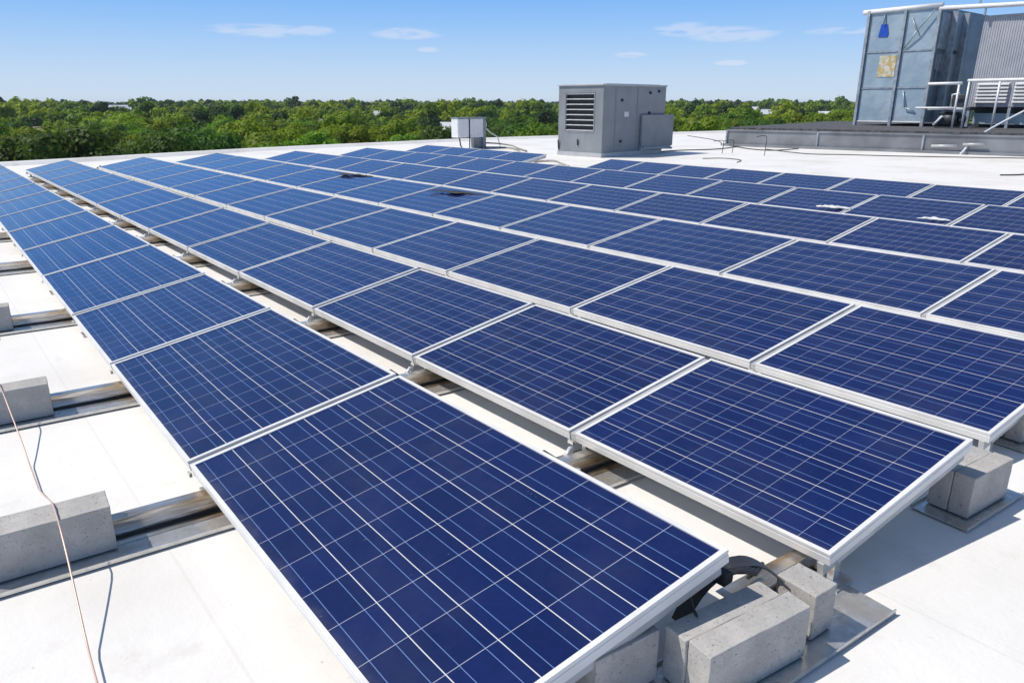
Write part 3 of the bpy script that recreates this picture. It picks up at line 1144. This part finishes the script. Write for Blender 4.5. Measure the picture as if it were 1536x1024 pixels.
# ------------------------------------------------------------------ raised equipment platform (curb) at the right
A = Vector((26.46, 18.47))
Bq = Vector((28.7, 8.48))
dirp = (Bq - A).normalized()
nor = Vector((-dirp.y, dirp.x))      # towards +X
if nor.x < 0:
    nor = -nor
plat = empty('equipment_platform', (A.x, A.y, 0), math.atan2(dirp.y, dirp.x), 'long low platform with grey metal sides and dark gravel top below the tower', 'platform')
PL = 24.0      # length along local +x, depth along local +y
m = MB()
m.box(0, PL, 0, 14, 0.02, 0.60)
m.build('side', M_CURB, plat)
m = MB()
m.box(-0.03, PL, -0.04, 14.03, 0.6005, 0.66)
m.box(-0.10, PL, -0.12, -0.041, 0.0, 0.10)
m.build('flashing', M_CURB, plat)
m = MB()
m.box(0.05, PL, 0.04, 13.9, 0.6605, 0.735)
m.build('gravel_top', M_DECK, plat)
m = MB()
for xx in (0.0, 3.6, 7.2, 10.8, 14.4):
    m.box(xx - 0.03, xx + 0.03, -0.045, -0.0005, 0.101, 0.60)
m.build('seam_cover', M_TFRAME, plat)
for (xa, xb, z, r_, l) in ((7.5, 8.3, 0.25, 0.05, ''), (8.45, 9.1, 0.33, 0.05, '')):
    m = MB()
    m.tube([(xa, -0.12, z), (xb, -0.12, z + 0.03)], r_, 10)
    m.build('conduit_fitting', M_UNITLID, plat)
# lumps of torn membrane on the rim
for (xx, w) in ((1.2, 0.25), (3.3, 0.35), (8.0, 0.3)):
    m = MB()
    m.hexa([(xx, -0.05, 0.662), (xx + w, -0.05, 0.662), (xx + w, 0.10, 0.662), (xx, 0.12, 0.662), (xx + .05, -0.02, 0.74), (xx + w * .8, -0.03, 0.78), (xx + w * .7, 0.06, 0.77), (xx + .08, 0.09, 0.75)])
    m.build('membrane_flap', M_DECK, plat)

ZP = 0.737
# ------------------------------------------------------------------ tower of sheet-metal panels
tw = empty('cooling_tower', (33.5, 13.85, ZP), 0, 'tall blue-grey sheet metal cooling tower with a blue patch and a weathered poster', 'cooling tower')
TL, TT = 2.85, 4.62           # length in y, height
m = MB()
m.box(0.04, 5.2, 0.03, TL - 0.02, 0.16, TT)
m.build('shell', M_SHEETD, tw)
for i, (ya, yb) in enumerate(((0.06, 1.26), (1.38, TL - 0.06))):
    for (za, zb) in ((0.22, 1.52), (1.58, 2.98), (3.04, TT - 0.05)):
        m = MB()
        m.box(0.0, 0.039, ya, yb, za, zb)
        m.build('wall_panel', M_SHEET, tw, bevel=0.008)
m = MB()
m.box(-0.10, 0.03, 1.27, 1.37, 0.0, TT - 0.02)
m.build('post', M_TFRAME, tw)
m = MB()
m.box(-0.10, 0.03, TL - 0.05, TL + 0.06, 0.0, TT + 0.05)
m.build('post', M_TFRAME, tw)
m = MB()
m.box(-0.06, 0.05, -0.06, 0.055, 0.0, TT - 0.02)
m.build('post', M_TFRAME, tw)
for z in (0.185, 1.55, 3.01):
    for ya, yb in ((0.056, 1.268), (1.372, TL - 0.052)):
        m = MB()
        m.box(-0.03, 0.0385, ya, yb, z - 0.026, z + 0.026)
        m.build('crossbar', M_PIPE if z < 1 else M_TFRAME, tw)
m = MB()
m.tube([(0.0, TL + 0.28, TT + 0.02), (0.0, -0.08, TT + 0.04)], 0.10, 12)
m.build('top_pipe', M_PIPE, tw)
m = MB()
p = smooth_line([(2.00, 4.14), (1.90, 3.94), (1.90, 3.62), (2.30, 3.58), (2.36, 3.70), (2.28, 4.08)], 1)
m.grid_faces([(-0.03, y, z) for y, z in ((2.36, 3.62), (1.98, 3.60), (1.93, 3.72), (2.02, 4.10), (2.28, 4.12))] + [(-0.004, y, z) for y, z in ((2.36, 3.62), (1.98, 3.60), (1.93, 3.72), (2.02, 4.10), (2.28, 4.12))],
             [(0, 1, 2, 3, 4), (9, 8, 7, 6, 5)] + [(i, (i + 1) % 5, 5 + (i + 1) % 5, 5 + i) for i in range(5)])
m.build('blue_patch', M_BLUE, tw)
m = MB()
m.box(-0.02, -0.003, 1.44, 2.15, 2.0, 2.86)
m.build('poster', M_POST, tw)
# diagonal bracing straps, standing clear of the sheets so the sun casts their shadows on them
m = MB()
for a, b in (((-0.13, 0.15, 4.5), (-0.16, 0.72, 3.75)), ((-0.16, 0.72, 3.75), (-0.05, 1.05, 4.3)), ((-0.16, 0.72, 3.75), (-0.05, 1.18, 3.1)), ((-0.05, 0.95, 1.45), (-0.10, 0.75, 0.75)), ((-0.10, 0.75, 0.75), (-0.05, 0.35, 0.6))):
    m = MB()
    m.tube([a, b], 0.028, 6)
    m.build('brace', M_SHEET, tw)
m = MB()
m.tube([(-0.05, 2.18, 4.5), (-0.10, 2.15, 4.12)], 0.03, 6)
m.build('brace', M_SHEETD, tw)
# recessed side: door, ladder rungs
m = MB()
m.box(0.25, 1.05, -0.02, 0.029, 3.05, TT - 0.2)
m.box(0.30, 0.95, -0.02, 0.029, 2.25, 2.85)
m.build('hatch', M_TFRAME, tw, bevel=0.01)
m = MB()
m.box(1.15, 1.22, -0.25, 0.029, 0.2, TT - 0.1)
m.box(2.3, 2.38, -0.25, 0.029, 0.2, TT - 0.1)
m.build('side_rib', M_TFRAME, tw)
m = MB()
m.box(1.23, 2.29, -0.02, 0.028, 0.25, 2.9)
m.box(1.23, 2.29, -0.02, 0.028, 3.05, TT - 0.1)
m.build('side_panel', M_SHEET, tw)
m = MB()
for z in (1.9, 2.2, 2.5):
    m.tube([(0.32, -0.10, z), (0.8, -0.10, z)], 0.02, 6)
m.tube([(0.32, -0.10, 1.7), (0.32, -0.10, 2.9)], 0.02, 6)
m.tube([(0.8, -0.10, 1.7), (0.8, -0.10, 2.9)], 0.02, 6)
m.build('ladder', M_TFRAME, tw)

# ------------------------------------------------------------------ ribbed screen housing
cl = empty('screen_housing', (33.6, 12.25, ZP), 0, 'ribbed grey clad equipment housing at the right picture edge', 'housing')
m = MB()
# ribbed front skin: trapezoid profile along -y, leaning sides
HL = 7.5
pitch = 0.085
nr = int(HL / pitch)
prof = []
for i in range(nr):
    y = -i * pitch
    prof += [(0.0, y), (0.0, y - pitch * .42), (0.018, y - pitch * .5), (0.018, y - pitch * .92)]
pts = [(x, y, 0.80) for x, y in prof] + [(x + 0.12, y, 4.15) for x, y in prof]
k = len(prof)
m.grid_faces(pts, [(i, i + 1, k + i + 1, k + i) for i in range(k - 1)])
cc = m.build('cladding', M_CLAD, cl)
m = MB()
m.hexa([(0.05, -HL, 0.78), (2.6, -HL, 0.78), (2.6, 0, 0.78), (0.05, 0, 0.78), (0.17, -HL, 4.15), (2.6, -HL, 4.15), (2.6, 0, 4.15), (0.17, 0, 4.15)])
m.build('body', M_CURB, cl)
m = MB()
for y in (-0.02, -1.45, -2.9, -4.4):
    for x in (-0.02, 2.3):
        m = MB()
        m.box(x, x + 0.12, y - 0.10, y, 0.0, 0.775)
        m.build('leg', M_TFRAME, cl)
m = MB()
m.box(0.35, 0.39, -HL, -0.15, 0.14, 0.55)
m.build('lower_panel', M_SHEET, cl)
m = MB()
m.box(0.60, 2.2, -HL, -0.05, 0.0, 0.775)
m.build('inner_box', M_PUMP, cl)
m = MB()
for i in range(6):
    z = 0.95 + i * 0.13
    for ya, yb in ((-0.25, -1.35), (-1.55, -2.8), (-3.0, -4.3)):
        m.hexa([(-0.10, yb, z), (0.03, yb, z + 0.02), (0.03, ya, z + 0.02), (-0.10, ya, z), (-0.10, yb, z + 0.05), (0.03, yb, z + 0.085), (0.03, ya, z + 0.085), (-0.10, ya, z + 0.05)])
m.build('louvre_slats', M_PIPE, cl)
hp = MB()
hp.tube([(-0.1, 1.62, 4.55), (-0.1, -0.8, 4.46), (-0.1, -4.5, 4.36)], 0.085, 12)
ph = hp.build('overhead_pipe', M_PIPE, cl)
m = MB()
for y in (-0.05, -2.4):
    m.box(-0.14, -0.06, y - 0.03, y + 0.03, 4.15, 4.40)
m.box(-0.13, -0.07, 0.15, 0.22, 4.60, 4.78)
m.build('pipe_bracket', M_TFRAME, cl)

# ------------------------------------------------------------------ pipe rails, pump and conduit on the platform
def pipe_frame(name, X, ya, yb, ztop, mids, label, posts):
    root = empty(name, (X, ya, ZP), 0, label, 'guard rail', 'pipe guard rails on the platform')
    L = yb - ya
    h = ztop - ZP
    m = MB()
    m.tube([(0, 0.06, h), (0, L - 0.06, h)], 0.055, 8)
    m.build('top_rail', M_PIPE, root)
    for p_ in posts:
        m = MB()
        m.tube([(0, p_ * L, 0.0), (0, p_ * L, h - 0.02)], 0.04, 8)
        m.build('post', M_SLAT, root)
    for z, ext in mids:
        m = MB()
        m.tube([(0, -ext, z - ZP), (0, L, z - ZP)], 0.035, 8)
        m.build('mid_rail', M_PIPE, root)
    return root


pipe_frame('pipe_rail', 31.0, 12.75, 11.68, 2.37, [(1.50, -0.38)], 'small white pipe frame before the side of the tower', (0.97,))
pipe_frame('pipe_rail', 31.0, 11.38, 7.2, 2.46, [], 'white pipe guard rail before the ribbed housing', (0.0, 0.24, 0.62, 1.0))
pu = empty('pump', (32.4, 12.3, ZP), 0, 'dark pump with a pale pipe between the tower and the ribbed housing', 'pump')
m = MB()
m.tube([(0.2, 0.5, 0.32), (0.2, -0.2, 0.32)], 0.28, 14)
m.tube([(0.2, -0.2, 0.32), (0.2, -0.4, 0.32)], 0.16, 12)
m.box(-0.1, 0.5, -0.45, 0.55, 0.0, 0.05)
m.build('motor', M_PUMP, pu)
m = MB()
m.box(0.0, 0.5, -0.6, 0.4, 0.66, 0.80)
m.box(0.1, 0.4, -0.3, 0.2, 0.801, 1.25)
m.build('control_box', M_PUMP, pu, bevel=0.02)
m = MB()
m.tube([(-0.1, 0.9, 0.72), (-0.1, 0.2, 0.74), (-0.1, -0.4, 0.70)], 0.06, 8)
m.tube([(-0.05, 0.1, 0.75), (-0.05, 0.1, 1.25), (-0.05, -0.15, 1.3)], 0.04, 8)
m.tube([(-0.1, 0.6, 0.1), (-0.15, 0.3, 0.45)], 0.05, 8)
m.build('pipe', M_PIPE, pu)
hose('conduit', [(31.0, 8.6, 1.95), (30.6, 9.0, 1.62), (29.6, 9.7, 0.98), (28.6, 10.05, 0.48), (28.1, 10.1, 0.14), (27.9, 10.12, 0.03)], 0.035, M_PIPE, 'white conduit slanting down over the metal side of the platform', 'conduit')

# ------------------------------------------------------------------ land beyond the building
from mathutils import noise as mnoise


def terrain_z(x, y):
    d = math.hypot(x, y)
    t = max(0.0, min(1.0, (d - 350) / 2200))
    z = -14 - 2.6 * t
    z += (2.0 + 3.6 * t) * t ** 0.5 * mnoise.noise(Vector((x / 420, y / 420, 3.3)))
    t2 = max(0.0, min(1.0, (d - 2800) / 1500))
    return z * (1 - t2) - 13 * t2


mb = MB()
NA, rings = 96, [0, 30, 60, 100, 150, 220, 300, 400, 520, 660, 820, 1000, 1200, 1450, 1700, 2000, 2300, 2600, 3000, 3600, 4300]
pts = [(0, 0, -14)]
for r_ in rings[1:]:
    for k in range(NA):
        a = 2 * math.pi * k / NA
        x, y = r_ * math.sin(a), r_ * math.cos(a)
        pts.append((x, y, terrain_z(x, y)))
fs = [(0, 1 + k, 1 + (k + 1) % NA) for k in range(NA)]
for i in range(len(rings) - 2):
    for k in range(NA):
        a, b = 1 + i * NA, 1 + (i + 1) * NA
        fs.append((a + k, b + k, b + (k + 1) % NA, a + (k + 1) % NA))
mb.grid_faces(pts, fs, True)
tag(mb.build('terrain', M_TERR), kind='structure')

# leaf clumps as numpy quads
def crown_quads(rng, n, R3, clumps, leaf, zc):
    """n leaf quads gathered on the outside of 'clumps' lumps spread through an ellipsoid crown"""
    d = rng.normal(size=(clumps, 3))
    d /= np.linalg.norm(d, axis=1)[:, None]
    d[:, 2] = np.where(d[:, 2] < -0.3, -d[:, 2], d[:, 2])
    rr = rng.uniform(0.35, 0.86, clumps) ** 0.7
    C = d * rr[:, None] * np.array(R3)
    CR = rng.uniform(0.30, 0.50, clumps) * np.mean(R3)
    idx = rng.integers(0, clumps, n)
    e = rng.normal(size=(n, 3))
    e /= np.linalg.norm(e, axis=1)[:, None]
    e[:, 2] = np.where(rng.random(n) < 0.5, np.abs(e[:, 2]), e[:, 2])
    P = C[idx] + e * (CR[idx] * rng.uniform(0.55, 1.08, n))[:, None]
    P[:, 2] += zc
    nrm = e + rng.normal(size=(n, 3)) * 0.28
    nrm /= np.linalg.norm(nrm, axis=1)[:, None]
    t = np.cross(nrm, rng.normal(size=(n, 3)))
    t /= np.linalg.norm(t, axis=1)[:, None]
    b = np.cross(nrm, t)
    s = leaf * rng.uniform(0.6, 1.35, n)
    s2 = s * rng.uniform(0.6, 1.0, n)
    q = np.stack([P + t * s[:, None], P + b * s2[:, None], P - t * s[:, None], P - b * s2[:, None]], 1)
    return q.reshape(-1, 3)


def quads_mesh(name, V, mat):
    n = len(V) // 4
    me = bpy.data.meshes.new(name)
    me.vertices.add(len(V))
    me.vertices.foreach_set('co', V.astype(np.float32).ravel())
    me.loops.add(len(V))
    me.loops.foreach_set('vertex_index', np.arange(len(V), dtype=np.int32))
    me.polygons.add(n)
    me.polygons.foreach_set('loop_start', np.arange(0, len(V), 4, dtype=np.int32))
    me.update(calc_edges=True)
    me.materials.append(mat)
    return me


rng = np.random.default_rng(5)
LEAFS = [mat_leaf('leaf_bright', (0.190, 0.290, 0.010), (0.270, 0.350, 0.015)), mat_leaf('leaf_mid', (0.125, 0.240, 0.010), (0.190, 0.320, 0.015)),
         mat_leaf('leaf_dark', (0.058, 0.125, 0.012), (0.100, 0.175, 0.018)), mat_leaf('leaf_olive', (0.145, 0.210, 0.012), (0.205, 0.255, 0.020))]
KINDS = [('bright yellow-green rounded tree in the woods beyond the roof edge', 0), ('mid green spreading tree in the woods beyond the roof edge', 1),
         ('dark green dense tree in the woods beyond the roof edge', 2), ('olive green loose tree in the woods beyond the roof edge', 3)]
protos = []
for k, (lab, mi) in enumerate(KINDS):
    for v in range(3):
        H = rng.uniform(9.5, 12.0)
        rx = rng.uniform(3.8, 5.0)
        rz = H * rng.uniform(0.38, 0.44)
        zc = H - rz
        V = crown_quads(rng, 4200, (rx, rx * rng.uniform(0.85, 1.1), rz), 18, 0.25, zc)
        me = quads_mesh('crown', V, LEAFS[mi])
        tm = MB()
        tm.tube([(0, 0, -0.5), (0.05, 0.05, H * 0.25), (0.1, -0.05, H * 0.5), (0.0, 0.0, H * 0.8)], [0.30, 0.23, 0.16, 0.05], 7)
        for q in range(5):
            a = q * 1.3 + v
            tm.tube([(0.05, 0, H * (0.3 + 0.07 * q)), (math.cos(a) * rx * .3, math.sin(a) * rx * .3, H * (0.42 + .07 * q)), (math.cos(a) * rx * .6, math.sin(a) * rx * .6, H * (0.5 + .07 * q))], [0.12, 0.08, 0.03], 5)
        to = tm.build('trunk', M_BARK)
        tme = to.data
        bpy.data.objects.remove(to)
        protos.append((lab, me, tme, H))

# houses among the trees: px-free list (azimuth deg, distance, roof-top height above ground, width, depth, style)
HOUSES = [(7.1, 300, 8.6, 7, 6, 1, 'brown-roofed house in the woods at the far left'),
          (9.7, 185, 7.4, 3.5, 4, 0, 'tiny pale-roofed shed low in the woods at the left'),
          (16.4, 205, 8.2, 7, 6, 0, 'pale-roofed house in the woods above the third row'),
          (12.0, 900, 14.5, 38, 16, 0, 'large grey-roofed building on the far left skyline'),
          (25.8, 360, 9.2, 13, 8, 1, 'long low brown-roofed house in the woods left of centre'),
          (29.5, 600, 10.6, 13, 9, 0, 'white house far off in the woods, left of the electrical box'),
          (33.1, 230, 8.2, 6, 6, 1, 'brown-roofed house close below the electrical box'),
          (34.5, 285, 9.3, 6, 7, 0, 'small white-roofed house just left of the electrical box'),
          (41.8, 250, 8.4, 6, 7, 0, 'pale-roofed house just left of the air handler'),
          (53.0, 300, 9.4, 10, 8, 1, 'brown-roofed house in the woods right of the air handler'),
          (56.7, 800, 13, 16, 12, 0, 'pale building in the woods right of the air handler, farthest'),
          (58.2, 640, 11.5, 20, 10, 0, 'white-roofed building in the woods above the platform corner'),
          (61.6, 560, 11, 12, 10, 0, 'white house in the woods close to the tower')]
clear = []
for az, d, h, w, dp, st, lab in HOUSES:
    a = rad(az)
    x, y = d * math.sin(a), d * math.cos(a)
    z = terrain_z(x, y) - 0.3
    clear.append((a, d, w))
    ho = empty('house', (x, y, z), rad(-az + R.uniform(-25, 25)), lab, 'house', 'houses among the trees')
    eave = h * 0.68
    m = MB()
    m.box(-w / 2, w / 2, -dp / 2, dp / 2, 0, eave)
    m.build('wall', M_WALL, ho)
    m = MB()
    o_ = 0.4
    m.grid_faces([(-w / 2 - o_, -dp / 2 - o_, eave), (w / 2 + o_, -dp / 2 - o_, eave), (w / 2 + o_, dp / 2 + o_, eave), (-w / 2 - o_, dp / 2 + o_, eave), (-w / 2 - o_, 0, h), (w / 2 + o_, 0, h)],
                 [(0, 1, 5, 4), (2, 3, 4, 5), (1, 2, 5), (3, 0, 4), (3, 2, 1, 0)])
    m.build('roof', (M_HROOF, M_HROOF2)[st], ho)
    for k in range(max(2, int(w / 4))):
        xx = -w / 2 + (k + 0.5) * w / max(2, int(w / 4))
        m = MB()
        m.box(xx - 0.5, xx + 0.5, -dp / 2 - 0.06, -dp / 2 - 0.002, eave * 0.45, eave * 0.8)
        m.build('window', M_WIN, ho)


def blocked(az, d, r):
    for a, hd, w in clear:
        if d < hd + w * 0.7 and d > hd * 0.62 and abs(az - a) * d < w * 0.42 * d / hd + r * 0.62:
            return True
    return False


def edge_dist(az):
    """distance to the roof edge in a direction (hides everything that lies below that sight line)"""
    a = Vector((math.sin(az), math.cos(az)))
    best = 60.0
    for p, q in zip(EDGE_S[:-1], EDGE_S[1:]):
        p, q = Vector(p), Vector(q)
        e = q - p
        den = a.x * e.y - a.y * e.x
        if abs(den) < 1e-9:
            continue
        t = (p.x * e.y - p.y * e.x) / den
        s = (p.x * a.y - p.y * a.x) / den
        if t > 0 and -0.01 <= s <= 1.01:
            best = min(best, t)
    return best


# candidates for individually built trees: jittered polar rings
cands = []
rr_ = random.Random(3)
d = 88.0
while d < 330:
    step = 8.6 / d
    az = rad(-3) + rr_.uniform(0, step)
    while az < rad(77):
        dd = d + rr_.uniform(-3.2, 3.2)
        aa = az + rr_.uniform(-.35, .35) * step
        ed = edge_dist(aa)
        top = CAMZ + (dd) * (0.10 - CAMZ) / ed          # sight line height over the roof edge at that distance
        x, y = dd * math.sin(aa), dd * math.cos(aa)
        gz = terrain_z(x, y)
        if gz + 11.0 > top - 0.3 and not blocked(aa, dd, 4.5) and rr_.random() < 0.93:
            cands.append((dd, aa, x, y, gz))
        az += step
    d += 8.8
cands.sort()
IND = cands[:298]
far_start = IND[-1][0]
lastcut = set((round(c[2], 3), round(c[3], 3)) for c in IND)
for (dd, aa, x, y, gz) in IND:
    g = mnoise.noise(Vector((x / 38, y / 38, 8.0))) + rr_.uniform(-.25, .25)
    kind = 0 if g > 0.14 else (3 if g > 0.02 else (1 if g > -0.22 else 2))
    lab, me, tme, H = protos[kind * 3 + rr_.randrange(3)]
    s = rr_.uniform(0.80, 1.14)
    e = empty('broadleaf_tree', (x, y, gz), rr_.uniform(0, 6.28), lab, 'tree', 'trees beyond the roof edge')
    e.scale = (s * rr_.uniform(.92, 1.1), s * rr_.uniform(.92, 1.1), s)
    for nm, mm in (('crown', me), ('trunk', tme)):
        o = bpy.data.objects.new(nm, mm)
        col.objects.link(o)
        o.parent = e

# the rest of the woods, farther off, as one mass
WOOD = mat_leaf('leaf_far_wood', (0.125, 0.235, 0.010), (0.215, 0.335, 0.014), big=0.008)
base_sets = {}
for nm, nq, leaf, cl_ in (('a', 800, 0.52, 12), ('b', 260, 0.90, 7), ('c', 90, 1.5, 4)):
    base_sets[nm] = [crown_quads(rng, nq, (4.8, 4.8, 4.6), cl_, leaf, 6.4) for _ in range(8)]
chunks, tones = [], []


def add_far(dd, aa, key, sc):
    x, y = dd * math.sin(aa), dd * math.cos(aa)
    if blocked(aa, dd, 5 * sc):
        return
    gz = terrain_z(x, y)
    B = base_sets[key][rr_.randrange(8)]
    a = rr_.uniform(0, 6.28)
    c, s = math.cos(a), math.sin(a)
    V = np.empty_like(B)
    V[:, 0] = (B[:, 0] * c - B[:, 1] * s) * sc + x
    V[:, 1] = (B[:, 0] * s + B[:, 1] * c) * sc + y
    V[:, 2] = B[:, 2] * sc * rr_.uniform(.82, 1.15) + gz
    chunks.append(V)
    tones.append(np.full(len(V) // 4, rr_.random(), np.float32))


for c in cands[298:]:
    add_far(c[0], c[1], 'a', rr_.uniform(.85, 1.15))
d = 334.0
while d < 2750:
    if d < 620:
        key, sp, sc = 'a', 10.0, 1.0
    elif d < 1150:
        key, sp, sc = 'b', 13.0, 1.2
    else:
        key, sp, sc = 'c', 17.0, 1.25
    step = sp / d
    az = rad(-4)
    while az < rad(78):
        dd = d + rr_.uniform(-.45, .45) * sp
        aa = az + rr_.uniform(-.4, .4) * step
        cx_, cy_ = dd * math.sin(aa), dd * math.cos(aa)
        if rr_.random() < 0.92 and mnoise.noise(Vector((cx_ / 90, cy_ / 90, 1.7))) < 0.38:
            add_far(dd, aa, key, sc * rr_.choice((0.65, 0.8, 0.9, 1.0, 1.1, 1.2, 1.3)) * rr_.uniform(.9, 1.1))
        az += step
    d += sp * 1.15
V = np.concatenate(chunks)
wme = quads_mesh('distant_woods', V, WOOD)
wat = wme.attributes.new('species', 'FLOAT', 'FACE')
wat.data.foreach_set('value', np.concatenate(tones))
o = bpy.data.objects.new('distant_woods', wme)
col.objects.link(o)
tag(o, 'green wooded land stretching to the horizon beyond the nearer trees', 'woods', kind='stuff')
# the air between: thin even haze over the land
m = MB()
m.box(-4500, 4500, -4500, 4500, -28, 9.0)
hz, hnt, hb = mat_new('haze_air')
hnt.nodes.remove(hb)
hv_ = hnt.nodes.new('ShaderNodeVolumePrincipled')
hv_.inputs['Color'].default_value = (0.86, 0.92, 1.0, 1)
hv_.inputs['Density'].default_value = HAZE
hv_.inputs['Anisotropy'].default_value = 0.0
hnt.links.new(hv_.outputs[0], hnt.nodes['Material Output'].inputs['Volume'])
tag(m.build('haze', hz), 'pale thin haze over the land', 'haze', kind='stuff')
print('objects', len(bpy.data.objects), 'individual trees to', far_start, 'far quads', len(V) // 4)
